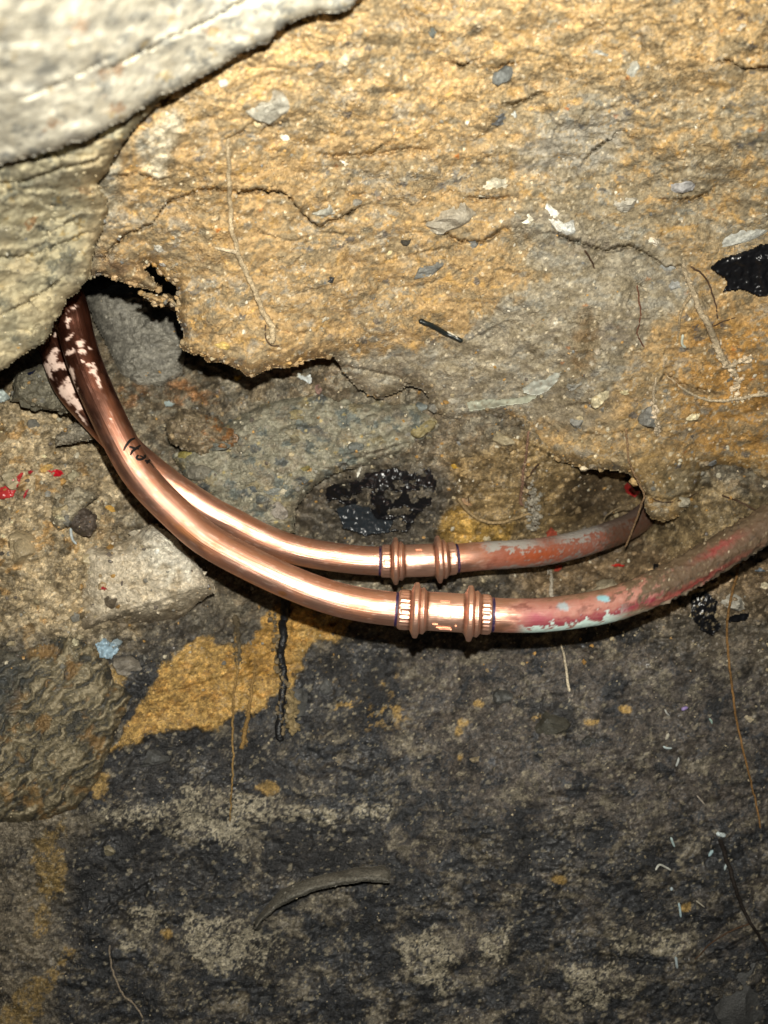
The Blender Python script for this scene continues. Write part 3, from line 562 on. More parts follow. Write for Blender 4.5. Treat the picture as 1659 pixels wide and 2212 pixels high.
def stone(px, py, w, h, rot, col, label, cat='stone', thick=None, sink=.5, cuts=14, sub=3, name='stone', mat=None):
    sd = int(px * 7 + py * 3) % 9973; v, f = rock_verts(sub, sd, cuts); p, n, D = frame_at(px, py); k = D / F
    a = math.radians(rot); right = np.array([math.cos(a), 0, -math.sin(a)]); e1 = right - n * (right @ n); e1 /= np.linalg.norm(e1); e2 = np.cross(n, e1)
    W, H = w * k / 2, h * k / 2; T = (thick if thick else .5 * min(w, h)) * k
    v = v / np.abs(v).max(0)
    co = p + np.outer(v[:, 0] * W, e1) + np.outer(v[:, 1] * H, e2) + np.outer(v[:, 2] * T - sink * T, n)
    rgh = fbm(v[:, 0] * 2.4 + sd, v[:, 1] * 2.4 + v[:, 2] * 1.7, 4, sd + 1, .6); co = co + n * (rgh * T * .5)[:, None]
    nn = fbm(v[:, 0] * 2 + sd, v[:, 1] * 2 + v[:, 2], 4, sd, .65); c = np.clip(np.array(col) * (1 + .8 * nn[:, None]), .005, .85)
    o = mesh_obj(name, co - p, f, mat or M_STONE, None, c); o.location = p; o.data.set_sharp_from_angle(angle=math.radians(32)); return tag(o, label, cat)
for s in [
 (582,232,120,66,-12,(.33,.31,.25),'flat smooth grey stone high in the ochre bank under the concrete slab'),
 (1062,402,74,46,-14,(.50,.46,.35),'pale cream stone seated above the big grey slanting stone'),
 (982,468,150,84,-24,(.30,.265,.20),'big grey slanting stone below the pale cream stone'),
 (1192,462,86,30,52,(.68,.66,.58),'long white chalky stone slanting down the grey clay'),
 (1232,486,40,44,10,(.50,.50,.46),'pale grey stone touching the lower end of the long white stone'),
 (1140,473,36,24,-10,(.72,.68,.54),'small round white stone left of the long white stone'),
 (1480,402,66,48,-8,(.30,.29,.28),'blocky speckled grey stone at the right side of the bank'),
 (1610,508,110,34,-22,(.36,.36,.32),'long pale grey stone above the black plastic at right edge'),
 (1415,522,40,46,-50,(.66,.60,.48),'white shell like stone on the dark crack at right'),
 (1300,862,42,50,20,(.52,.45,.29),'cream crumbly stone right of the white plastic strip'),
 (1496,898,42,26,-16,(.66,.57,.36),'pale cream oval stone in the orange clay at right'),
 (1078,255,58,34,14,(.12,.125,.125),'dark slate stone beside a small pale pebble, upper right'),
 (1106,246,26,26,0,(.36,.37,.34),'small pale pebble touching the dark slate stone'),
 (1086,158,52,34,-28,(.13,.135,.125),'dark slanting stone under a short clay ledge near the top'),
 (700,456,82,44,-6,(.29,.28,.23),'grey stone tongue hanging under the long crack'),
 (765,441,56,20,8,(.22,.20,.16),'thin grey brown stone right of the grey tongue'),
 (746,356,34,26,-8,(.64,.60,.50),'white angular stone above the thin grey brown stone'),
 (556,268,24,20,0,(.55,.45,.26),'small buff pebble under the flat smooth grey stone'),
 (615,296,22,20,0,(.68,.63,.48),'small white pebble right of the buff pebble'),
 (1352,440,44,60,70,(.40,.37,.30),'pale upright stone in the grey patch of the bank'),
 (1020,530,28,20,-15,(.14,.14,.13),'dark grey chip under the big grey slanting stone'),
 (926,582,74,32,-24,(.15,.15,.135),'dark slate wedge under the small holes of the bank'),
 (842,547,18,28,10,(.60,.50,.28),'small cream chip near the dark slate wedge'),
 (878,522,26,20,-10,(.05,.045,.035),'small black burnt crumb right of the cream chip'),
 (714,606,22,16,-10,(.03,.03,.03),'small black chip in the middle of the bank'),
 (1536,1000,34,20,-20,(.13,.13,.125),'dark slate sliver at right above the hollow'),
 (648,812,46,22,20,(.60,.60,.50),'pale triangular chip under the clay lip'),
 (515,814,24,18,-35,(.50,.30,.04),'yellow pebble in the shadow of the clay lip'),
 (690,838,30,38,20,(.24,.15,.12),'reddish brown pebble under the pale triangular chip'),
 (670,858,46,22,-12,(.20,.15,.08),'brown pebble on top of the grey green boulder'),
 (1290,858,20,16,20,(.45,.36,.2),'small cream chip at the left of the crumbly stone'),
 (820,930,34,20,10,(.30,.26,.18),'pale oval pebble set in the middle of the grey green boulder'),
 (980,1008,24,18,-8,(.44,.26,.03),'yellow pebble in the brown hollow right of the boulder'),
 (1250,828,52,26,-30,(.2,.19,.16),'dark grey stone in the clay beside the vertical groove'),
 (1350,845,26,20,20,(.44,.38,.22),'buff chip on the right side of the vertical groove'),
 (1255,905,64,36,-35,(.19,.185,.165),'grey slate lump above the brown hollow'),
 (1402,905,48,62,20,(.17,.165,.145),'dark grey stone beside the dangling root'),
 (1085,948,58,30,25,(.30,.25,.155),'tan stone at the top of the dangling roots'),
 (156,1030,42,40,-14,(.36,.32,.21),'cream square pebble left of the small red scrap'),
 (100,1012,34,18,-25,(.44,.28,.09),'orange pebble between the two red scraps'),
 (20,1035,40,60,0,(.36,.30,.19),'buff stone at the left edge above the red strip'),
 (128,1104,42,32,-20,(.36,.29,.17),'tan pebble under the long red scrap'),
 (38,1190,70,90,10,(.33,.26,.155),'tan lump of stone on the left edge'),
 (190,1225,46,40,5,(.36,.31,.21),'cream stone at the left of the pale boulder'),
 (236,1300,50,44,0,(.12,.095,.065),'brown chip in front of the pale boulder',),
 (128,1119,34,16,6,(.48,.43,.27),'cream bone shaped chip beside the dark purple stone'),
 (238,1098,26,16,15,(.46,.27,.06),'orange chip left of the front pipe'),
 (425,1020,66,40,15,(.20,.185,.145),'grey stone on the right side of the lettered pipe'),
 (400,985,40,26,-8,(.24,.20,.06),'mossy yellow stone touching the lettered pipe'),
 (468,965,60,30,-6,(.125,.13,.11),'dark grey green stone under the rusty lump'),
 (590,1062,56,36,-14,(.20,.21,.19),'blue grey pebble in the boulder above the back pipe'),
 (602,1100,54,40,30,(.28,.25,.21),'pale pinkish pebble just above the back pipe'),
 (635,945,50,40,10,(.21,.185,.12),'tan square pebble in the boulder'),
 (790,908,56,34,-6,(.15,.135,.095),'brown angular pebble high in the boulder'),
 (772,968,54,30,-8,(.11,.115,.10),'dark pebble in the centre of the boulder'),
 (912,930,74,54,-40,(.22,.18,.085),'olive brown stone at the right end of the boulder'),
 (912,878,86,44,-14,(.135,.15,.14),'blue grey slab at the top right of the boulder'),
 (640,895,60,24,-10,(.24,.20,.105),'olive layered stone at the top of the boulder'),
 (660,1010,36,20,-30,(.19,.16,.06),'small olive chip low in the boulder'),
 (580,1140,30,24,0,(.30,.29,.25),'pale chip against the upper edge of the back pipe'),
 (542,1055,36,24,12,(.09,.10,.10),'dark wedge pebble above the back pipe'),
 (1005,1085,40,24,40,(.30,.18,.09),'orange brown root crusted stone right of the wet black patch'),
 (1590,1302,64,34,18,(.32,.30,.25),'pale grey flat stone under the front pipe at right'),
 (1545,1330,32,28,0,(.28,.22,.13),'tan pebble beside the thin brown stem'),
 (1640,1228,50,22,14,(.14,.17,.20),'blue grey flat pebble at the right edge'),
 (1650,1265,24,20,10,(.55,.48,.33),'cream pebble at right edge below the blue one'),
 (1262,1150,36,36,-20,(.16,.14,.11),'grey brown pebble on the ledge above the back pipe'),
 (1480,1085,34,28,20,(.30,.27,.20),'pale grey chip between the two pipe holes'),
 (1440,1226,44,34,-18,(.26,.21,.13),'tan stone touching the front pipe from above'),
 (1290,1275,90,40,-18,(.27,.225,.15),'pale tan stone between the two old pipes'),
 (235,1400,60,38,-6,(.22,.27,.29),'pale blue stained stone under the pale boulder'),
 (160,1390,26,28,30,(.52,.48,.33),'cream chip left of the blue stained stone'),
 (270,1440,76,50,20,(.17,.15,.12),'grey brown stone below the blue stained stone'),
 (640,1520,48,80,10,(.085,.085,.08),'dark smooth stone left of the hanging black strip'),
 (705,1480,40,46,10,(.10,.10,.095),'dark grey pebble right of the hanging black strip'),
 (330,1640,90,44,-14,(.062,.062,.058),'smooth dark grey stone in the black soil under the yellow clay'),
 (235,1838,30,26,0,(.18,.155,.10),'round grey brown pebble in the dark soil at lower left'),
 (620,1550,26,20,-10,(.26,.21,.13),'tan crumb left of the dirt lump'),
 (1010,1955,60,26,0,(.05,.05,.05),'dark slate low in the middle of the bank'),
 (1270,1600,34,28,0,(.05,.05,.045),'black pebble in the soil at right'),
 (1610,2160,190,120,-40,(.06,.06,.058),'large dark slate corner at the bottom right','stone',26,.6),
 (1030,1640,34,18,0,(.26,.21,.13),'tan chip in the middle of the dark soil'),
 (1090,1510,60,46,30,(.07,.07,.065),'dark grey stone under the front coupling'),
 (1195,1570,80,70,20,(.055,.052,.04),'blackish flat stone beside the ochre smear'),
 (1616,1552,26,18,15,(.45,.38,.26),'folded cream flake beside the thin brown stem'),
 (1290,760,20,18,0,(.40,.34,.25),'small tan grain beside the vertical groove'),
 (1444,584,46,34,6,(.26,.26,.24),'grey stone at the left tip of the black plastic'),
 (1460,615,34,26,0,(.28,.28,.26),'small grey block left of the root fork'),
 (700,690,26,18,0,(.40,.36,.27),'pale chip beside the long hanging root'),
 (480,745,40,26,-10,(.50,.36,.12),'yellow clay nugget above the clay lip'),
 (352,570,20,16,0,(.36,.34,.30),'small grey pebble above the hole'),
 (344,533,28,28,6,(.38,.36,.30),'small pale grey pebble by the diagonal crack'),
 (1370,150,40,40,0,(.40,.39,.33),'grey pebble near the top right edge of the bank'),
 (935,70,24,34,20,(.10,.11,.10),'dark chip at the very top of the bank'),
 (740,130,34,30,0,(.60,.50,.33),'cream pebble near the top of the bank'),
 (480,180,24,22,0,(.60,.58,.52),'white pebble just under the concrete slab'),
 (1290,115,50,26,-10,(.40,.41,.37),'pale grey streaky stone at the top right'),
 (1600,60,70,30,20,(.46,.42,.33),'pale stone in the top right corner'),
]: stone(*s)
# ------------------------------------------------------------------ pipes
def spline(pts, n=14):
    p = np.array(pts, float); p = np.r_[[2 * p[0] - p[1]], p, [2 * p[-1] - p[-2]]]; out = []
    for i in range(1, len(p) - 2):
        t = np.linspace(0, 1, n, endpoint=False)[:, None]; a, b, c, d = p[i - 1], p[i], p[i + 1], p[i + 2]
        out.append(.5 * (2 * b + (c - a) * t + (2 * a - 5 * b + 4 * c - d) * t ** 2 + (3 * b - a - 3 * c + d) * t ** 3))
    out.append(p[-2:-1]); return np.concatenate(out)
def resample(p, step):
    s = np.r_[0, np.cumsum(np.linalg.norm(np.diff(p, axis=0), axis=1))]; n = max(2, int(s[-1] / step) + 1); t = np.linspace(0, s[-1], n)
    return np.stack([np.interp(t, s, p[:, k]) for k in range(p.shape[1])], -1), t
def smooth_path(p, k):
    for _ in range(k):
        q = p.copy(); q[1:-1] = (p[:-2] + 2 * p[1:-1] + p[2:]) / 4; p = q
    return p
def sweep(path, rad, seg=48, caps=True):
    """path Nx3, rad N or N x seg. returns co, quads, s, theta (0 faces the viewer, + is downward)"""
    n = len(path); T = np.gradient(path, axis=0); T /= np.linalg.norm(T, axis=1, keepdims=True)
    e1 = np.array([0, -1.0, 0]) - T * (T @ np.array([0, -1.0, 0]))[:, None]; e1 /= np.maximum(np.linalg.norm(e1, axis=1, keepdims=True), 1e-6); e2 = np.cross(T, e1)
    th = np.linspace(-math.pi, math.pi, seg, endpoint=False); r = np.asarray(rad); r = r[:, None] * np.ones(seg) if r.ndim == 1 else r
    co = path[:, None] + r[..., None] * (np.cos(th)[None, :, None] * e1[:, None] + np.sin(th)[None, :, None] * e2[:, None])
    idx = np.arange(n * seg).reshape(n, seg); nx = np.roll(idx, -1, 1)
    q = np.stack([idx[:-1], nx[:-1], nx[1:], idx[1:]], -1).reshape(-1, 4)[:, ::-1]
    s = np.r_[0, np.cumsum(np.linalg.norm(np.diff(path, axis=0), axis=1))]
    return co.reshape(-1, 3), q, np.repeat(s, seg), np.tile(th, n)
R = .0111
CU = (.87, .465, .335)
def copper_cols(co, s, th, seed, flakes=(), hot=()):
    X, Y = proj(co); n = fbm(s * 60, th * 1.2, 5, seed, .6); n2 = fbm(s * 18, th * .7, 3, seed + 3)
    fine = fbm(s * 400, th * 6, 3, seed + 7)
    c = np.zeros((len(co), 3), f32) + np.array(CU, f32)
    c = mix(c, (.66, .26, .12), sst(.0, .4, n + .4 * n2) * .55); c = mix(c, (.92, .58, .42), sst(.05, .4, -n) * .5)
    met = np.full(len(co), .93, f32) - .08 * sst(0, .4, n); ro = .365 + .08 * n2 + .06 * n
    sm = sst(.12, .3, fbm(s * 32 + 5, th * 1.3, 4, seed + 11, .6)); c = mix(c, (.50, .22, .12), sm * .5); ro = ro + .10 * sm
    sc_ = sst(.30, .36, fbm(s * 60 + th * 9, th * 14 - s * 90, 3, seed + 13)); c = mix(c, (.95, .68, .55), sc_ * .5); ro = ro + .1 * sc_; bp = .02 + 0 * n
    return X, Y, c, met, ro, bp, fine, n
def tube(parent, path, name, seed, label=None, post=None, r=R, crust=None):
    p, s = resample(path, .0011); thg = np.linspace(-math.pi, math.pi, 72, endpoint=False)[None]; sg = s[:, None]
    rad = r + .00012 * fbm(sg * 40 + 0 * thg, thg * .8 + 0 * sg, 3, seed + 40)
    if crust is not None: rad = rad + crust(sg) * (.0002 + np.maximum(0, fbm(sg * 240 + 0 * thg, thg * 3.2 + 0 * sg, 4, seed + 41, .65)))
    co, q, s, th = sweep(p, rad, 72)
    # hand bent soft copper is never a perfect cylinder
    X, Y, c, met, ro, bp, fine, n = copper_cols(co, s, th, seed)
    if post: c, met, ro, bp = post(X, Y, s, th, c, met, ro, bp, n, fine)
    o = mesh_obj(name, co - np.array(parent.location), q, M_COPPER, parent, c,
                 {'surface': np.stack([met, np.clip(ro, .06, 1), bp], -1), 'along': np.stack([s, th * r, 0 * s], -1)})
    if label: o['label'] = label
    return o, co, q
def coupling(parent, path, front, seed):
    p, s = resample(path, .00035); L = s[-1]; t = s / L; th = np.linspace(-math.pi, math.pi, 112, endpoint=False)
    g = lambda c, w_: np.exp(-((t - c) / w_) ** 2)
    body = .01255 * np.ones(len(t)); body = np.minimum(body, R + .0004 + .0011 * sst(0, .012, t) * sst(0, .012, 1 - t))
    g4 = lambda c, w_: np.exp(-((t - c) / w_) ** 4)
    bead = .0043 * (g4(.195, .052) + g4(.775, .052)) + .0026 * (g(.272, .026) + g(.852, .026)) - .0011 * (g(.235, .011) + g(.815, .011))
    rr = (body + bead)[:, None] * np.ones(len(th))
    nub = np.exp(-((np.abs(th) - 1.62) / .13) ** 2)
    rr += (.0016 * (g4(.195, .034) + g4(.775, .034)))[:, None] * nub
    # flats left by the jaws on either side of each bead
    fl = np.abs(np.cos(3 * th)) ** 6
    rr -= (.0005 * (sst(.02, .05, t) - sst(.13, .15, t) + sst(.31, .33, t) * 0 + sst(.88, .90, t) - sst(.95, .98, t)))[:, None] * fl
    thn = th[None] + 0 * t[:, None]; rr += .0003 * fbm(t[:, None] * 6 + 0 * thn, thn * 1.6, 3, seed + 51)
    teeth = (np.sin(th * 26) > .1) * 1.0
    col_w = (sst(.015, .03, t) - sst(.118, .130, t)) + (sst(.895, .905, t) - sst(.965, .985, t))
    rr += ((.00055 if front else .00018) * col_w)[:, None] * teeth
    co, q, s2, t2 = sweep(p, rr, 112); X, Y, c, met, ro, bp, fine, n = copper_cols(co, s2, t2, seed)
    tt = s2 / L; c = mix(c, (.74, .34, .20), np.exp(-(((tt - .2) % .58) / .12) ** 2) * .4); grime = np.exp(-((tt - .125) / .016) ** 2) + np.exp(-((tt - .705) / .018) ** 2) + np.exp(-((tt - .318) / .016) ** 2) + np.exp(-((tt - .895) / .014) ** 2) + np.exp(-((tt - .238) / .008) ** 2) + np.exp(-((tt - .818) / .008) ** 2)
    ro = .38 + .08 * n; met = met * 0 + .88; c = mix(c, (.90, .56, .42), np.full(len(c), .5, f32)); c = mix(c, (.22, .075, .035), np.clip(grime * (.75 + 1.2 * n), 0, 1) * .85)
    o = mesh_obj('press_coupling', co - np.array(parent.location), q, M_COPPER, parent, c, {'surface': np.stack([met, np.clip(ro, .1, 1), bp], -1), 'along': np.stack([s2, t2 * R, 0 * s2], -1)})
    # stamped marks on the body: short raised bars
    T = (p[-1] - p[0]) / np.linalg.norm(p[-1] - p[0]); e1 = np.array([0, -1.0, 0]); e1 -= T * (T @ e1); e1 /= np.linalg.norm(e1); e2 = np.cross(T, e1)
    rs = random.Random(seed); V = []; Q = []
    def bar(tc, thc, lt, lth):
        b = len(V); c0 = p[0] + T * L * tc
        for h in (-.0003, .00022):
            for a, d in ((-1, -1), (1, -1), (1, 1), (-1, 1)):
                an = thc + d * lth / 2; rad_ = .01255 + h; V.append(c0 + T * a * lt / 2 + rad_ * (math.cos(an) * e1 + math.sin(an) * e2))
        for f in ((4, 5, 6, 7), (0, 1, 5, 4), (1, 2, 6, 5), (2, 3, 7, 6), (3, 0, 4, 7)): Q.append(tuple(b + i for i in f))
    for tc, thc, lt, lth in [(.50,-.75,.006,.05),(.50,-.66,.006,.04),(.46,-.30,.013,.04),(.40,-.22,.001,.18),(.55,-.22,.001,.18),(.44,-.05,.005,.05),(.52,-.02,.004,.07),(.60,-.08,.005,.05),(.42,.12,.001,.14),(.47,.14,.003,.04),(.56,.12,.001,.2),(.52,.22,.005,.05),
                             (.40,.62,.0035,.06),(.395,.68,.001,.12),(.50,.84,.009,.04),(.52,.98,.008,.05),(.62,.7,.001,.16),(.66,-.15,.001,.22),(.66,.05,.003,.05)]:
        if front or rs.random() < .7: bar(tc + rs.uniform(-.01, .01), thc, lt * (1 if front else .8), lth)
    V = np.array(V); mesh_obj('stamped_mark', V - np.array(parent.location), np.array(Q), M_COPPER, parent, (.90, .53, .39), {'surface': (.85, .5, 0), 'along': (0, 0, 0)}, smooth=False)
    # felt pen rings at both ends
    for (a, b, sgn) in ((p[0], p[1], -1), (p[-1], p[-2], -1)):
        d = (b - a) / np.linalg.norm(b - a) * sgn
        k = np.linspace(0, 1, 6); wd = .0032 if (front and a is p[0]) else .0022
        pa = a + np.outer(k * wd, d) - d * .0004
        th2 = np.linspace(-math.pi, math.pi, 60, endpoint=False)
        c2, q2, s3, t3 = sweep(pa, np.full(6, R + .00012), 60)
        ink = sst(-.25, .2, fbm(s3 * 500 + seed, t3 * 1.6, 3, seed + 31) + .15)
        cc = mix(np.zeros((len(c2), 3), f32) + np.array((.50, .25, .30), f32), (.022, .012, .05), ink)
        mesh_obj('pen_ring', c2 - np.array(parent.location), q2, M_COPPER, parent, cc, {'surface': np.stack([1 - .8 * ink, .4 + .1 * ink, 0 * ink], -1), 'along': np.stack([s3, t3 * R, 0 * s3], -1)})
    return o
FR = [(95,520,.535),(128,600,.516),(154,669,.506),(164,718,.506),(182,780,.505),(209,847,.505),(255,944,.505),(306,1032,.506),(390,1118,.507),(459,1174,.506),(590,1242,.504),(700,1286,.503),(775,1305,.503),(857,1316,.502),(960,1322,.501),(1061,1328,.499),(1130,1330,.499),(1191,1327,.499),(1302,1311,.500),(1376,1287,.502),(1451,1254,.504),(1525,1213,.506),(1599,1169,.506),(1659,1133,.506),(1760,1072,.505),(1900,985,.50)]
BK = [(40,560,.57),(75,650,.56),(115,742,.552),(134,796,.548),(153,838,.546),(200,892,.545),(250,945,.547),(300,995,.551),(373,1052,.563),(453,1104,.571),(504,1130,.576),(575,1166,.582),(650,1191,.587),(750,1207,.590),(822,1212,.591),(905,1211,.591),(985,1206,.592),(1042,1201,.596),(1153,1194,.612),(1228,1181,.630),(1302,1160,.655),(1358,1138,.68),(1395,1112,.705),(1425,1080,.74),(1445,1050,.77)]
def build_path(pts):
    p = np.array(pts, float); w3 = P(p[:, 0], p[:, 1], p[:, 2]); d, _ = resample(spline(w3), .0011); return smooth_path(d, 40)
def cut(path, xa, xb):
    X, Y = proj(path); return path[(X >= xa) & (X <= xb)]
FLF = [(172,742,9,13,70),(178,760,10,7,20),(203,800,7,12,40),(212,822,6,22,-18),(160,665,14,3,-30),(150,690,12,3,-35),(196,790,14,5,10),(146,762,5,9,60),(158,760,5,6,0),(150,728,12,4,-40),(146,700,3,24,-8),(152,800,4,10,0),(158,816,4,22,-6),(196,752,8,3,20),(165,845,3,9,40),(240,905,2,5,0),(178,782,4,2,0)]
FLB = [(150,842,22,14,60),(162,868,16,12,60),(172,880,10,9,0),(112,778,14,20,-20),(122,792,12,12,0),(140,790,10,14,-20),(104,800,8,26,-22),(118,722,16,6,10),(122,705,9,4,0),(100,735,10,4,-30),(120,758,10,7,0),(138,850,9,30,-30),(176,902,4,20,-35),(112,766,6,4,0),(152,820,12,10,0)]
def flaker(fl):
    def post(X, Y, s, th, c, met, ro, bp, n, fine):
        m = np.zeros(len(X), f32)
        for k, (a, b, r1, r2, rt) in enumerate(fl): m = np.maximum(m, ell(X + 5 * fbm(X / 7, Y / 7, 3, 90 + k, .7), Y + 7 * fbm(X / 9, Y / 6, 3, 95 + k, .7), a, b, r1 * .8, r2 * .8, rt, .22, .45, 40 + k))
        m = np.where(np.abs(th) < 1.7, m, 0)
        tp = 1 - sst(.10, .23, s + .03 * n)                                        # dark reflection of the hole, painted into the upper tube's colour
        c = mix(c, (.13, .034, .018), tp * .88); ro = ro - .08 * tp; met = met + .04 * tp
        c = mix(c, (.84, .63, .52), m); met = met * (1 - .75 * m); ro = ro + .3 * m; bp = bp + .5 * m
        ob = ell(X, Y, 610, 1282, 10, 5, 20, .3, .2, 3) + ell(X, Y, 410, 1158, 50, 8, 38, .6, .3, 4) * .8     # little heat stains
        c = mix(c, (.75, .30, .10), np.clip(ob, 0, 1) * .8)
        return c, met, ro, bp
    return post
def old_front(X, Y, s, th, c, met, ro, bp, n, fine):
    n3 = fbm(s * 110, th * 2.2, 5, 77, .65); n4 = fbm(s * 300, th * 4.5, 4, 79, .7); n5 = fbm(s * 45, th * 1.1, 4, 78, .6)
    d = sst(.004, .024, s + .02 * n5)
    c = mix(c, (.29, .105, .08), d * .85); met = met * (1 - .8 * d); ro = ro + .14 * d; bp = bp + .3 * d
    c = mix(c, (.15, .05, .035), d * sst(.05, .3, n3 + .5 * n5) * .7); c = mix(c, (.38, .20, .155), d * sst(.05, .35, -n3 + .4 * n4) * .5)
    st = np.exp(-((th - .42 + 3.5 * (s - .045) + .5 * n3) / .24) ** 2) * sst(.012, .03, s); c = mix(c, (.24, .02, .045), st * .85)
    st2 = np.exp(-((th - .05 + .5 * n3) / .4) ** 2) * np.exp(-((s - .03) / .011) ** 2); c = mix(c, (.27, .035, .065), st2 * .85)
    gr = sst(-.1, .25, th - .70 + 1.0 * n3 + .3 * n4) * sst(.02, .05, s); c = mix(c, (.27, .25, .17), gr * .8); met = met * (1 - .9 * gr); ro = ro + .2 * gr
    ve = sst(-.05, .12, th - .62 + 1.5 * n3 + .6 * n4 + .9 * np.abs((s - .047) / .04) ** 2 * .5) * sst(.014, .026, s) * (1 - sst(.07, .09, s)); c = mix(c, (.50, .64, .58), ve * .95); met = met * (1 - .9 * ve)
    bl = ell(X, Y, 1304, 1293, 12, 6, 10, .3, .5, 5) + .6 * ell(X, Y, 1216, 1310, 13, 8, 10, .3, .5, 6); c = mix(c, (.25, .45, .50), np.clip(bl, 0, 1))
    up_ = sst(.1, .5, -th - .6 + .8 * n3) * sst(.02, .05, s); c = mix(c, (.22, .15, .085), up_ * .6)
    dirt = sst(-.05, .25, (s - .085) * 12 + .9 * n3 - .5 * sst(.2, 1., th)) * sst(.065, .10, s); c = mix(c, (.085, .058, .03), dirt * .95); met = met * (1 - .9 * dirt); ro = ro + .22 * dirt
    c = mix(c, (.05, .035, .022), dirt * sst(.1, .35, n4 + .6 * n5) * .8)
    sp = sst(.26, .40, n4 + .5 * fine) * sst(.075, .11, s); c = mix(c, (.22, .165, .095), sp * .8); c = mix(c, (.55, .47, .33), sst(.50, .56, n4 + .5 * fine) * sst(.07, .1, s) * .8); bp = bp + .7 * dirt
    rd = np.exp(-((th + .55 + .5 * n3) / .25) ** 2) * np.exp(-((s - .158) / .016) ** 2) + np.exp(-((th - .62 + .4 * n3) / .2) ** 2) * np.exp(-((s - .135) / .035) ** 2); c = mix(c, (.22, .025, .022), np.clip(rd, 0, 1) * .85)
    return c, met, ro, bp
def old_back(X, Y, s, th, c, met, ro, bp, n, fine):
    n3 = fbm(s * 100, th * 2.4, 5, 87, .65); n4 = fbm(s * 320, th * 4.5, 4, 89, .7); n5 = fbm(s * 40, th, 3, 88); d = sst(.008, .03, s + .016 * n3)
    c = mix(c, (.27, .085, .055), d * .85); met = met * (1 - .8 * d); ro = ro + .16 * d; bp = bp + .35 * d
    c = mix(c, (.20, .06, .035), d * sst(.05, .3, n3 + .4 * n4) * .7)
    rs = np.exp(-((th - .1 + .5 * n3) / .5) ** 2) * np.exp(-((s - .066) / .03) ** 2); c = mix(c, (.40, .075, .015), rs * .85)
    li = sst(-.05, .15, -th - .42 + 1.2 * n3 + .5 * n4) * sst(.016, .028, s + .01 * n4) * (1 - .85 * np.exp(-((s - .078) / .013) ** 2)); c = mix(c, (.36, .345, .31), li * .95); met = met * (1 - .95 * li); ro = ro + .25 * li
    l2 = sst(.05, .3, n4 + .6 * n3 + 2.5 * (s - .11)) * sst(.03, .06, s); c = mix(c, (.34, .29, .26), l2 * .7)
    l3 = sst(.0, .2, th - .75 + 1.1 * n3 + .4 * n4) * sst(.02, .04, s); c = mix(c, (.31, .27, .235), l3 * .7)
    e = sst(.125, .155, s + .03 * n3); c = mix(c, (.10, .05, .028), e * .85)
    return c, met, ro, bp
pf = build_path(FR); pb = build_path(BK)
hot = empty('copper_pipe', P(960, 1322, .508)); tag(hot, 'front copper pipe marked Hot with a toothed press coupling, lower of the pair', 'pipe', 'repaired copper water pipes')
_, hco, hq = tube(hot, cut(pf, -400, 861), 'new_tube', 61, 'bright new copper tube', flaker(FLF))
tube(hot, cut(pf, 1056, 2000), 'old_tube', 63, 'tarnished old tube with red oxide, green verdigris and dirt', old_front, crust=lambda s: .0006 * sst(.02, .05, s) + .0032 * sst(.085, .12, s))
coupling(hot, cut(pf, 857, 1061), True, 65)
cold = empty('copper_pipe', P(905, 1211, .604)); tag(cold, 'rear unmarked copper pipe with grey limescale running into the hole, upper of the pair', 'pipe', 'repaired copper water pipes')
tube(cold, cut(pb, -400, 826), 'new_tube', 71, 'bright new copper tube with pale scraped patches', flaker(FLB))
tube(cold, cut(pb, 980, 2000), 'old_tube', 73, 'old tube crusted with grey lime and rust red oxide', old_back, crust=lambda s: .0010 * sst(.02, .05, s))
coupling(cold, cut(pb, 822, 985), False, 75)
# handwriting: strokes laid on the tube
bv = BVHTree.FromPolygons([Vector(v) for v in hco], [tuple(f) for f in hq])
def on_tube(px, py):
    d = P(px, py, 1.0) - CAMP; d /= np.linalg.norm(d); h = bv.ray_cast(Vector(CAMP), Vector(d))
    return (np.array(h[0]), np.array(h[1])) if h[0] else (None, None)
def stroke(pts, wd):
    p = spline([(192 + .1984 * a, 877.7 + .1984 * b, 0) for a, b in pts], 8); L_ = []; N_ = []
    for a in p:
        c, n = on_tube(a[0], a[1])
        if c is not None: L_.append(c); N_.append(n if n[1] < 0 else -n)
    if len(L_) < 3: return None
    L_ = np.array(L_); N_ = np.array(N_); T = np.gradient(L_, axis=0); T /= np.maximum(np.linalg.norm(T, axis=1, keepdims=True), 1e-9)
    B = np.cross(N_, T); k = np.linspace(0, 1, len(L_)); wv = wd * (.55 + .45 * np.sin(np.pi * np.clip(k * .9 + .1, 0, 1)))[:, None]
    rows = [L_ + B * wv * x + N_ * h for x, h in ((-1, .00006), (-.5, .0002), (0, .00024), (.5, .0002), (1, .00006))]
    co = np.stack(rows, 1).reshape(-1, 3); n = len(L_); idx = np.arange(n * 5).reshape(n, 5)
    return co, np.stack([idx[:-1, :-1], idx[:-1, 1:], idx[1:, 1:], idx[1:, :-1]], -1).reshape(-1, 4)
for nm, strokes in (('letter', [([(500,348),(450,372),(405,430),(378,484)], .00085), ([(440,438),(490,455),(545,464)], .00085), ([(562,424),(520,455),(475,490),(452,532)], .00085)]),
                    ('letter', [([(540,530),(520,558),(537,578),(578,574),(610,552),(618,534),(596,540)], .00085), ([(552,538),(588,552),(610,562)], .0007)]),
                    ('letter', [([(608,592),(640,600),(668,616)], .0009), ([(664,584),(642,604),(628,624)], .00085), ([(668,616),(690,640),(708,670)], .0005)])):
    V = []; Q = []; b = 0
    for pts, wd in strokes:
        r_ = stroke(pts, wd)
        if r_ is None: continue
        V.append(r_[0]); Q.append(r_[1] + b); b += len(r_[0])
    if V: mesh_obj(nm, np.concatenate(V) - np.array(hot.location), np.concatenate(Q), M_INK, hot, (.006, .005, .005))
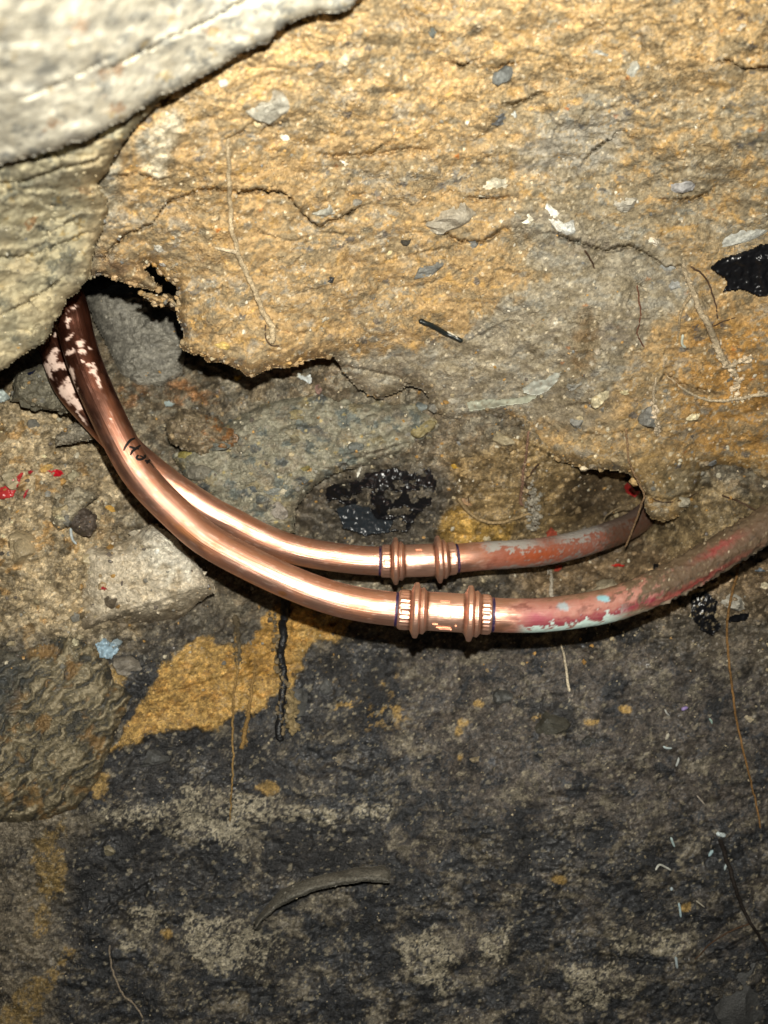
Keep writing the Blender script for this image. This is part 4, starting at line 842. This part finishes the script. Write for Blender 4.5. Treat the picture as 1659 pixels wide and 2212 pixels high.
# ------------------------------------------------------------------ roots, stems
def strand(name, pts, r0, r1, col, label, cat='root', lift=.6, jit=2.0, parent=None, crust=0, mat=None, seg=9, hang=None, seed=None, off=0):
    sd = seed or int(pts[0][0] * 3 + pts[0][1]); p2 = spline([(a, b, 0) for a, b in pts], 12)[:, :2]; p2, _ = resample(np.c_[p2, 0 * p2[:, 0]], 3.0)
    x, y = p2[:, 0], p2[:, 1]; t = np.linspace(0, 1, len(x)); x = x + jit * fbm(np.arange(len(x)) / 7., 0 * x + .5, 3, sd) * 2; y = y + jit * fbm(np.arange(len(x)) / 7., 0 * x + .5, 3, sd + 9)
    D, _ = surf(x, y); k = 9; D = np.convolve(np.pad(D, k // 2, 'edge'), np.ones(k) / k, 'valid')
    if hang is not None: D = np.minimum(D, np.interp(t, np.linspace(0, 1, len(hang)), hang))
    r = (r0 + (r1 - r0) * t) * 1.15; D = D - r * (lift + .7) - off
    path = P(x, y, D); rr = r[:, None] * (1 + crust * (fbm(np.arange(len(x))[:, None] / 3. + 0 * np.arange(seg), np.arange(seg)[None] / 2. + 0 * x[:, None], 3, sd + 5, .8) * 1.4))
    rr[0] *= .2; rr[-1] *= .2
    co, q, s, th = sweep(path, np.maximum(rr, .00008), seg); nn = fbm(s * 500, th, 3, sd + 3)
    c = np.clip(np.array(col) * (1 + .7 * nn[:, None]), .005, .8)
    loc = path[0] if parent is None else np.array(parent.location)
    o = mesh_obj(name, co - loc, q, mat or M_ROOT, parent, c)
    if parent is None: o.location = loc; tag(o, label, cat)
    return o
def crumbs(parent, pts, n, lo, hi, spread, col, name='dirt_crust', lift=.003, seed=1):
    r = np.random.default_rng(seed); p2 = spline([(a, b, 0) for a, b in pts], 12)[:, :2]; k = r.integers(0, len(p2), n)
    px = p2[k, 0] + r.normal(size=n) * spread; py = p2[k, 1] + r.normal(size=n) * spread; D, _ = surf(px, py); sz = (lo + (hi - lo) * r.random(n) ** 2) * D / F / 2
    ctr = P(px, py, D - lift * r.uniform(.2, 1, n)); V = []; Q = []; Cc = []
    for m in range(n):
        v, f = rock_verts(1, seed * 50 + m % 6, 6); V.append(v * sz[m] * r.uniform(.7, 1.2, 3) + ctr[m]); Q.append(f + m * len(v)); Cc.append(np.tile(np.array(col) * r.uniform(.6, 1.4), (len(v), 1)))
    o = mesh_obj(name, np.concatenate(V) - np.array(parent.location), np.concatenate(Q), M_GRIT, parent, np.clip(np.concatenate(Cc), .005, .8), smooth=False)
    tag(o, kind='stuff'); return o
RT = (.42, .32, .19); RD = (.07, .04, .022); RP = (.55, .45, .30)
a = strand('root', [(492,300),(495,385),(497,440),(500,490),(514,545),(530,585),(548,625),(566,668),(584,700),(590,722),(584,742)], .0009, .0017, (.46, .36, .22), 'long pale root hanging down the middle of the ochre bank', lift=.9, crust=.45, jit=2)
strand('rootlet', [(514,545),(480,538),(462,534)], .0012, .0006, RP, None, parent=a, crust=.4); strand('rootlet', [(572,700),(580,742),(606,748)], .0004, .0003, RD, None, parent=a)
a = strand('root', [(1474,560),(1484,600),(1500,640),(1512,672),(1530,702),(1542,735),(1556,768),(1570,792)], .0011, .0022, (.50, .40, .26), 'thick crusted root forking down the right side of the bank', lift=.8, crust=.55)
strand('rootlet', [(1498,632),(1480,655),(1468,690),(1464,740)], .0011, .0005, RT, None, parent=a, crust=.5); strand('rootlet', [(1570,792),(1600,780),(1625,770)], .0019, .001, RP, None, parent=a, crust=.7)
strand('rootlet', [(1575,792),(1592,815),(1588,845)], .0017, .001, RP, None, parent=a, crust=.8); strand('rootlet', [(1490,575),(1520,595),(1540,640),(1552,690)], .0005, .0004, RD, None, parent=a); strand('rootlet', [(1532,708),(1560,695),(1590,686)], .0004, .0003, RD, None, parent=a)
crumbs(a, [(1545,740),(1560,775),(1572,792),(1600,782),(1620,772)], 46, 5, 14, 4, (.58,.47,.32), 'crumb', .005, 6); crumbs(a, [(1578,795),(1592,815),(1590,845)], 40, 5, 14, 5, (.58,.47,.32), 'crumb', .004, 7); crumbs(a, [(1480,585),(1500,640),(1530,702)], 30, 4, 9, 3, (.52,.42,.28), 'crumb', .003, 8)
a = strand('root', [(1700,842),(1659,850),(1610,858),(1560,866),(1520,862),(1480,842),(1440,812)], .0014, .0005, RP, 'pale root running level out of the right edge of the bank', crust=.6)
crumbs(a, [(1690,843),(1640,852),(1580,863)], 50, 4, 10, 3, (.58,.48,.33), 'crumb', .003, 9)
a = strand('root', [(1418,815),(1412,860),(1414,905),(1420,940)], .0007, .0013, (.52,.42,.28), 'short crumb coated root dangling from the orange clay', crust=.8, lift=.9)
crumbs(a, [(1413,870),(1414,905),(1424,940)], 50, 4, 13, 5, (.55,.45,.32), 'crumb', .004, 10)
a = strand('root', [(1142,930),(1136,985),(1128,1040),(1126,1085),(1132,1092)], .0008, .0011, (.24, .14, .09), 'reddish root dangling into the brown hollow above the rear pipe', crust=.5, lift=2.5)
strand('rootlet', [(1165,1000),(1150,1020),(1135,1035)], .0007, .0006, RD, None, parent=a, crust=.5); strand('rootlet', [(1134,1040),(1148,1080),(1152,1110),(1158,1150)], .0008, .0006, RD, None, parent=a)
crumbs(a, [(1138,980),(1130,1040),(1128,1080)], 36, 4, 9, 3, (.30,.22,.14), 'crumb', .004, 12); crumbs(a, [(1150,1055),(1150,1090),(1156,1140)], 170, 5, 15, 6, (.25,.225,.175), 'crumb', .003, 13)
a = strand('root', [(1350,925),(1362,1005),(1378,1040),(1392,1068),(1385,1090),(1372,1130),(1360,1160),(1350,1182)], .0007, .0007, (.30, .19, .10), 'thin twisting root hanging across the mouth of the pipe hole', lift=3, crust=.3, hang=[.58,.585,.59,.60,.63,.655])
strand('rootlet', [(1392,1068),(1430,1085),(1470,1080),(1510,1065)], .0006, .0003, RD, None, parent=a); strand('rootlet', [(1372,1082),(1330,1100),(1310,1115),(1304,1128)], .0006, .0005, RT, None, parent=a, hang=[.60,.66,.68,.70])
a = strand('root', [(992,1075),(1010,1105),(1035,1122),(1070,1130),(1100,1124),(1135,1112),(1152,1110)], .0015, .0009, (.34, .24, .12), 'brown root looping behind the couplings toward the hanging lump', crust=.5, lift=1.5)
strand('root', [(1186,1225),(1192,1248),(1190,1275),(1192,1292)], .0012, .0016, (.42,.37,.29), 'stubby grey root between the two old tubes', crust=.7, lift=1.4)
strand('root', [(1212,1392),(1220,1425),(1224,1460),(1230,1495)], .0006, .0011, (.58, .50, .36), 'pale bare rootlet poking down below the front pipe', lift=1.5, jit=1)
strand('root', [(1599,1205),(1590,1245),(1580,1290),(1571,1340),(1572,1400),(1580,1470),(1590,1550),(1605,1620),(1622,1690),(1634,1740),(1642,1790)], .0009, .0006, (.24, .13, .045), 'long thin brown stem trailing down the right side', 'stem', lift=3.5, jit=1)
a = strand('root', [(1556,1812),(1566,1845),(1578,1885),(1592,1930),(1606,1965),(1622,1995),(1645,2030),(1680,2090)], .0016, .0008, (.02, .015, .012), 'black snapped root with a pale cut tip at lower right', lift=1.2, jit=2)
strand('cut_tip', [(1547,1800),(1557,1803),(1568,1804)], .0016, .0015, (.55, .62, .62), None, parent=a, lift=1.5, jit=0); strand('rootlet', [(1622,1995),(1580,2010),(1540,2035),(1500,2075)], .0006, .0004, RD, None, parent=a)
a = strand('root', [(512,1350),(510,1400),(514,1440),(508,1480),(503,1530),(502,1600),(503,1650),(500,1720),(496,1775)], .0011, .0005, (.27, .17, .06), 'thin muddy root hanging down over the ochre clay', crust=.6, lift=1.2)
strand('rootlet', [(508,1330),(512,1370),(516,1405),(512,1440)], .0024, .0012, (.11, .085, .05), None, parent=a, crust=.8)
crumbs(a, [(510,1335),(512,1390),(516,1435)], 60, 4, 11, 5, (.11,.085,.05), 'crumb', .004, 14)
a = strand('root', [(552,1420),(548,1460),(542,1500),(536,1540),(530,1575),(522,1618)], .0008, .0016, (.27, .165, .055), 'clay coated root tip beside the thin muddy root', crust=.6, lift=1.4)
crumbs(a, [(550,1440),(538,1530),(526,1605)], 60, 4, 10, 4, (.26,.165,.06), 'crumb', .003, 15)
strand('root', [(236,2040),(240,2080),(252,2120),(268,2150),(290,2170),(310,2200)], .0006, .0005, (.26,.21,.15), 'faint pale root in the dark soil at lower left', crust=.5)
strand('root', [(1262,540),(1275,560),(1284,580)], .0006, .0004, RD, 'tiny dark root sprouting from the crack in the grey clay', lift=1)
a = strand('root', [(1376,615),(1382,650),(1384,690),(1376,720),(1392,750)], .0005, .0004, (.16,.07,.04), 'fine reddish root lying on the grey clay', lift=.9, crust=.5)
strand('root', [(1659,1135),(1640,1110),(1620,1095),(1590,1080),(1560,1070)], .0008, .0006, RD, 'dark root above the front pipe at the right edge', lift=2, crust=.4)
strand('root', [(1000,1095),(1012,1090),(1010,1060)], .0004, .0003, RD, 'hair thin root at the tip of the brown loop', lift=1)
# hanging black strip with its coat of dirt
b1 = strand('plastic_strip', [(616,1290),(614,1330),(610,1380),(606,1420),(614,1470),(606,1520),(603,1560),(604,1600)], .0032, .0026, (.012,.012,.013), 'black shiny strip hanging below the front pipe with a lump of dirt', 'plastic strip', lift=.6, jit=3, crust=.3, mat=M_STRIP, seg=12)
crumbs(b1, [(592,1315),(594,1360),(598,1410),(603,1450),(612,1480),(606,1540),(612,1595)], 120, 5, 14, 4, (.17,.13,.075), seed=3, lift=.0085)
crumbs(b1, [(624,1490),(632,1520),(628,1550),(634,1575)], 120, 7, 18, 6, (.24,.18,.09), seed=4, lift=.009)
# small strip stuck in the bank
b2 = strand('plastic_strip', [(904,692),(930,702),(960,718),(985,730),(1000,738)], .0016, .0014, (.012,.016,.015), 'short black strip stuck diagonally in the bank', 'plastic strip', lift=.9, jit=1, crust=.2, mat=M_PLASTIC)
strand('scratch', [(966,716),(980,724),(990,730)], .0006, .0005, (.5,.46,.36), None, parent=b2, lift=3.2, jit=.3, off=.0008)
# ------------------------------------------------------------------ plastic film, scraps
def scrap(name, poly, col, label, cat, warp=4, off=.0030, wr=.0016, sc=30, thick=.0006, st=2.2, mat=None, holes=0, seed=5, curl=0, dirt=None, soft_r=2):
    p = np.array(poly, float); bx = (p[:, 0].min() - 8, p[:, 1].min() - 8, p[:, 0].max() + 8, p[:, 1].max() + 8)
    def ed(X, Y):
        s = sdf(X, Y, poly) + warp * fbm(X / 14, Y / 14, 4, seed, .7)
        if holes: s = np.maximum(s, 40 * (fbm(X / 40, Y / 30, 4, seed + 3, .6) - holes))
        return s
    def dp(X, Y, S):
        D, _ = surf(X, Y)
        k = 21 if name == 'plastic_sheet' else 7
        for _k in range(2):
            for ax in (0, 1):
                pd = [(0, 0), (0, 0)]; pd[ax] = (k // 2, k // 2); D = np.apply_along_axis(lambda v: np.convolve(v, np.ones(k) / k, 'valid'), ax, np.pad(D, pd, 'edge'))
        q = fbm(X / sc, Y / sc, 3, seed + 7); wv = np.abs(q) * 2 - .4
        return (D - off - wr * wv - curl * sst(-25, 0, S)).astype(f32)
    def cf(X, Y):
        c = np.zeros(X.shape + (3,), f32) + np.array(col, f32); n = fbm(X / 18, Y / 14, 4, seed + 9, .6); c = c * (1 + .35 * n[..., None])
        if dirt is not None: c = mix(c, dirt, sst(.12, .3, fbm(X / 12, Y / 10, 5, seed + 11, .7)) * .9)
        return np.clip(c, .004, .85)
    return tag(shell(name, bx, st, dp, cf, mat or M_PLASTIC, ed, soft_r, .0004, thick, .6, reg=False, back=True), label, cat)
scrap('plastic_sheet', [(1530,578),(1560,556),(1600,545),(1640,528),(1760,515),(1760,640),(1640,640),(1600,625),(1560,632),(1572,605)], BLACK, 'crumpled black plastic sheet buried in the bank at the right edge', 'plastic sheet', 5, .008, .0022, 34, .002, seed=11)
scrap('plastic_sheet', [(700,1060),(735,1030),(800,1020),(870,1005),(930,1010),(945,1045),(930,1090),(905,1110),(880,1150),(820,1150),(760,1140),(730,1115),(712,1090)], BLACK, 'torn muddy black plastic sheet below the grey green boulder', 'plastic sheet', 7, .009, .0024, 30, .002, holes=.12, seed=13)
scrap('plastic_sheet', [(725,1098),(760,1088),(800,1096),(810,1118),(850,1125),(842,1150),(790,1158),(740,1140)], (.02,.025,.03), 'shiny blue black plastic fold just above the rear pipe', 'plastic sheet', 4, .012, .0022, 24, .002, seed=15)
scrap('plastic_sheet', [(1490,1290),(1520,1268),(1552,1300),(1545,1330),(1562,1352),(1540,1375),(1510,1360),(1492,1330)], BLACK, 'crushed black plastic piece under the front pipe at right', 'plastic scrap', 4, .007, .002, 24, .002, seed=17, dirt=(.2,.16,.1))
scrap('plastic_sheet', [(1560,1338),(1590,1325),(1622,1322),(1612,1342),(1575,1345)], BLACK, 'small black plastic curl below the pale flat stone', 'plastic scrap', 3, .005, .0015, 20, .002, seed=19)
scrap('plastic_sheet', [(1408,1215),(1422,1218),(1432,1238),(1420,1240),(1410,1228)], BLACK, 'tiny black plastic shred between the two old tubes', 'plastic scrap', 4, .002, .003, 14, .001, seed=20)
scrap('plastic_strip', [(1008,868),(1040,862),(1080,862),(1120,858),(1150,848),(1162,858),(1140,872),(1090,878),(1050,886),(1012,890)], (.42,.43,.33), 'translucent whitish plastic strip lying along the grey clay ledge', 'plastic strip', 3, .003, .003, 34, .001, seed=21, dirt=(.30,.26,.18))
scrap('plastic_strip', [(1128,838),(1150,822),(1178,818),(1195,805),(1214,802),(1205,825),(1185,845),(1160,856),(1130,850)], (.46,.47,.40), 'upper pale plastic flap with a dark fold beside the strip', 'plastic scrap', 2, .003, .003, 30, .001, seed=22, dirt=(.36,.31,.24))
scrap('plastic_scrap', [(0,1052),(16,1046),(32,1030),(46,1018),(54,1020),(46,1036),(40,1052),(34,1062),(30,1074),(14,1078),(-12,1080)], (.42,.035,.035), 'long torn red plastic scrap at the left edge', 'red scrap', 2, .002, .002, 16, .001, seed=23)
scrap('plastic_scrap', [(50,1068),(56,1058),(64,1054),(60,1064),(54,1078),(48,1080)], (.36,.02,.03), 'little red curl right of the long torn red scrap', 'red scrap', 2, .002, .002, 12, .001, seed=24)
scrap('plastic_scrap', [(58,1018),(66,1014),(74,1018),(68,1026),(60,1024)], (.36,.02,.03), 'tiny red flake above the little red curl', 'red scrap', 1.5, .002, .002, 12, .001, seed=25)
scrap('plastic_scrap', [(97,1016),(112,1016),(122,1013),(132,1014),(139,1024),(130,1030),(116,1030),(108,1022)], (.46,.012,.02), 'bright red plastic chip between the stones at left', 'red scrap', 1.5, .002, .002, 14, .001, seed=26)
scrap('plastic_scrap', [(215,1267),(226,1266),(234,1272),(226,1276),(217,1274)], (.30,.03,.03), 'small red flake on the pale tan boulder', 'red scrap', 1.2, .002, .001, 12, .001, seed=27)
scrap('plastic_scrap', [(1318,1220),(1330,1217),(1345,1218),(1356,1220),(1345,1226),(1326,1227)], (.50,.03,.02), 'red sliver between the two old tubes', 'red scrap', 1.2, .002, .001, 12, .001, seed=28)
scrap('plastic_scrap', [(1346,1048),(1356,1040),(1372,1058),(1385,1062),(1372,1076),(1352,1066)], (.36,.02,.02), 'red scrap inside the mouth of the pipe hole', 'red scrap', 2, .004, .002, 14, .001, seed=29)
scrap('plastic_scrap', [(1178,1150),(1190,1138),(1205,1148),(1205,1160),(1180,1162)], (.34,.07,.04), 'dull red flap behind the rear old tube', 'red scrap', 2, .004, .002, 14, .001, seed=30)
scrap('plastic_scrap', [(1198,1222),(1212,1218),(1218,1226),(1206,1236),(1196,1234)], (.34,.05,.03), 'dull red scrap just under the rear old tube', 'red scrap', 2, .002, .002, 14, .001, seed=31)
scrap('plastic_scrap', [(-14,842),(6,838),(16,850),(28,860),(12,868),(-2,872),(-14,866)], (.55,.62,.58), 'pale bluish white plastic scrap at the left edge under the ledge', 'white scrap', 2, .006, .004, 16, .001, seed=32)
scrap('plastic_scrap', [(642,806),(660,812),(672,806),(676,826),(668,832),(660,824),(646,818)], (.60,.64,.62), 'bluish white plastic chip under the clay lip', 'white scrap', 2, .005, .002, 14, .001, seed=33)
scrap('plastic_scrap', [(770,1022),(776,1006),(784,1004),(782,1014),(776,1030),(770,1034)], (.72,.70,.60), 'white ragged sliver standing on the lower edge of the boulder', 'white scrap', 2, .004, .002, 10, .001, seed=34)
scrap('plastic_scrap', [(352,868),(366,864),(378,872),(372,880),(358,880)], (.42,.50,.48), 'pale blue chip right of the pipes above the rusty lump', 'white scrap', 2, .003, .002, 12, .001, seed=35)
scrap('plastic_scrap', [(205,1392),(225,1378),(250,1390),(262,1402),(240,1425),(215,1420)], (.30,.42,.50), 'sky blue crumpled film under the pale boulder', 'blue scrap', 5, .006, .003, 14, .001, seed=36, dirt=(.16,.15,.12))
scrap('plastic_scrap', [(55,806),(75,792),(90,782),(94,790),(76,804),(62,812)], (.02,.03,.09), 'dark blue plastic tie in the shadow under the ledge', 'blue scrap', 2, .006, .002, 10, .001, seed=37)
for (pts, r, c, l) in [
 ([(1472,1534),(1478,1530),(1486,1528)], .0014, (.40,.30,.62), 'purple plastic crumb on the soil at right'),
 ([(1532,1552),(1537,1558),(1538,1564)], .0008, (.42,.60,.52), 'pale green sliver right of the purple crumb'),
 ([(1444,1584),(1441,1592),(1438,1598)], .0013, (.62,.58,.46), 'cream sliver above the white cross shaped bits'),
 ([(1432,1612),(1440,1616),(1452,1616)], .0009, (.62,.72,.72), 'white cross shaped sliver on the dark soil'),
 ([(1466,1636),(1464,1646),(1460,1656)], .0009, (.55,.58,.55), 'greyish sliver under the white cross'),
 ([(1436,1532),(1440,1540),(1446,1546)], .0007, (.6,.6,.55), 'fine white splinter left of the purple crumb'),
 ([(1449,1808),(1453,1820),(1458,1830)], .0009, (.60,.76,.74), 'long pale blue sliver beside the black root'),
 ([(1540,1836),(1535,1843),(1531,1850)], .0012, (.45,.62,.66), 'blue wedge sliver touching the black root'),
 ([(1570,1864),(1567,1872),(1565,1880)], .0009, (.55,.65,.65), 'short bluish sliver right of the black root'),
 ([(1416,1880),(1424,1868),(1436,1872),(1450,1880)], .0008, (.66,.66,.58), 'bent white sliver like a hook'),
 ([(1451,1916),(1450,1924)], .0015, (.62,.74,.78), 'tiny pale blue block under the bent hook'),
 ([(1466,1950),(1469,1966),(1471,1982)], .0009, (.52,.68,.72), 'thin blue sliver below the tiny blue block'),
 ([(1459,2066),(1461,2078),(1463,2092)], .0011, (.62,.72,.74), 'lowest pale blue sliver near the bottom right crack'),
 ([(1503,1945),(1512,1952),(1522,1960)], .0006, (.5,.46,.36), 'fine straw splinter at lower right'),
 ([(1505,1718),(1512,1726),(1522,1738)], .0006, (.6,.52,.42), 'fine pink straw beside the stem'),
 ([(1475,722),(1473,735),(1474,745),(1482,752)], .0009, (.66,.70,.58), 'pale green white curved sliver on the bank'),
 ([(153,1140),(154,1155),(157,1166),(166,1176)], .0010, (.60,.66,.66), 'white bent splinter beside the dark purple stone'),
 ([(1270,1345),(1266,1360)], .0008, (.62,.6,.5), 'white splinter under the front pipe'),
 ([(1184,1226),(1182,1250)], .0006, (.55,.5,.42), 'thin pale splinter beside the stubby grey root')]:
    c = tuple(.72 * q for q in c)
    if len(pts) == 2: pts = [pts[0], ((pts[0][0] + pts[1][0]) / 2 + .5, (pts[0][1] + pts[1][1]) / 2), pts[1]]
    strand('splinter', pts, r, r * .8, c, l, 'splinter', lift=.8, jit=.3, mat=M_MATT, seg=7)
# ------------------------------------------------------------------ grit: loose crumbs over everything
def grit(name, n, sampler, pal, smin, smax, pw, sink, seed, mixown=.6, gain=1.0):
    r = np.random.default_rng(seed); px, py = sampler(r, n); D, oc = surf(px, py); ok = (D < 2) & (D > .345); px, py, D, oc = px[ok], py[ok], D[ok], oc[ok]; n = len(px)
    bases = [rock_verts(1, 900 + k, 7) for k in range(5)]
    size = (smin + (smax - smin) * r.random(n) ** pw) * D / F / 2; ctr = P(px, py, D + sink * size)
    V = []; Q = []; CC = []; b = 0; pal = np.array(pal); kk = r.integers(0, 5, n)
    colr = np.where((r.random(n) < mixown)[:, None], oc * r.uniform(.75, 1.5, (n, 1)) * gain, pal[r.integers(0, len(pal), n)] * r.uniform(.7, 1.2, (n, 1)))
    for k in range(5):
        s = kk == k; m = s.sum(); v, f = bases[k]
        qn = r.normal(size=(m, 4)); qn /= np.linalg.norm(qn, axis=1, keepdims=True); a, b_, c_, d_ = qn.T
        Rm = np.stack([1 - 2 * (c_ * c_ + d_ * d_), 2 * (b_ * c_ - d_ * a), 2 * (b_ * d_ + c_ * a), 2 * (b_ * c_ + d_ * a), 1 - 2 * (b_ * b_ + d_ * d_), 2 * (c_ * d_ - b_ * a), 2 * (b_ * d_ - c_ * a), 2 * (c_ * d_ + b_ * a), 1 - 2 * (b_ * b_ + c_ * c_)], -1).reshape(m, 3, 3)
        sc = r.uniform(.6, 1.15, (m, 1, 3)); vv = np.einsum('mij,mvj->mvi', Rm, v[None] * sc) * size[s][:, None, None] + ctr[s][:, None]
        V.append(vv.reshape(-1, 3)); Q.append((f[None] + (np.arange(m) * len(v))[:, None, None] + b).reshape(-1, 3)); CC.append(np.repeat(colr[s], len(v), 0)); b += m * len(v)
    o = mesh_obj(name, np.concatenate(V), np.concatenate(Q), M_GRIT, None, np.clip(np.concatenate(CC), .005, .8), smooth=False); tag(o, kind='stuff'); return o
def uni(x0, x1, y0, y1): return lambda r, n: (r.uniform(x0, x1, n), r.uniform(y0, y1, n))
G1 = [(.40,.33,.2),(.3,.22,.12),(.5,.45,.33),(.2,.19,.16),(.35,.2,.06),(.12,.1,.08)]
G2 = [(.45,.38,.25),(.2,.16,.1),(.1,.09,.08),(.06,.055,.05),(.3,.25,.16)]
grit('rubble', 420, lambda r, n: (np.where(np.arange(n) % 3 > 0, r.uniform(-40, 300, n), r.uniform(380, 1400, n)), r.uniform(850, 1400, n)), G1, 9, 34, 2.2, .5, 8, .75)
grit('grit', 4500, uni(-60, 1720, 800, 1450), G1, 3, 17, 3.5, .25, 1, .65)
grit('soil_crumbs', 4500, uni(-60, 1720, 1330, 2270), G2, 2.5, 9, 3, .3, 2, .6)
def along_lip(r, n):
    q = np.array([p for p in LIP if 190 < p[0] < 1400 and p[1] > 560], float); k = r.integers(0, len(q) - 1, n); t = r.random((n, 1)); p = q[k] * (1 - t) + q[k + 1] * t
    return p[:, 0] + r.normal(size=n) * 3, p[:, 1] - np.abs(r.normal(size=n)) * 7 - 1
grit('lip_crumbs', 380, along_lip, G1, 3, 22, 3.5, .2, 4, .9)
grit('clay_crumbs', 5200, uni(-60, 1720, -60, 1050), [(.5,.42,.28),(.3,.28,.22),(.45,.26,.08),(.16,.16,.15),(.65,.6,.48)], 3, 13, 3.5, .35, 3, .75)
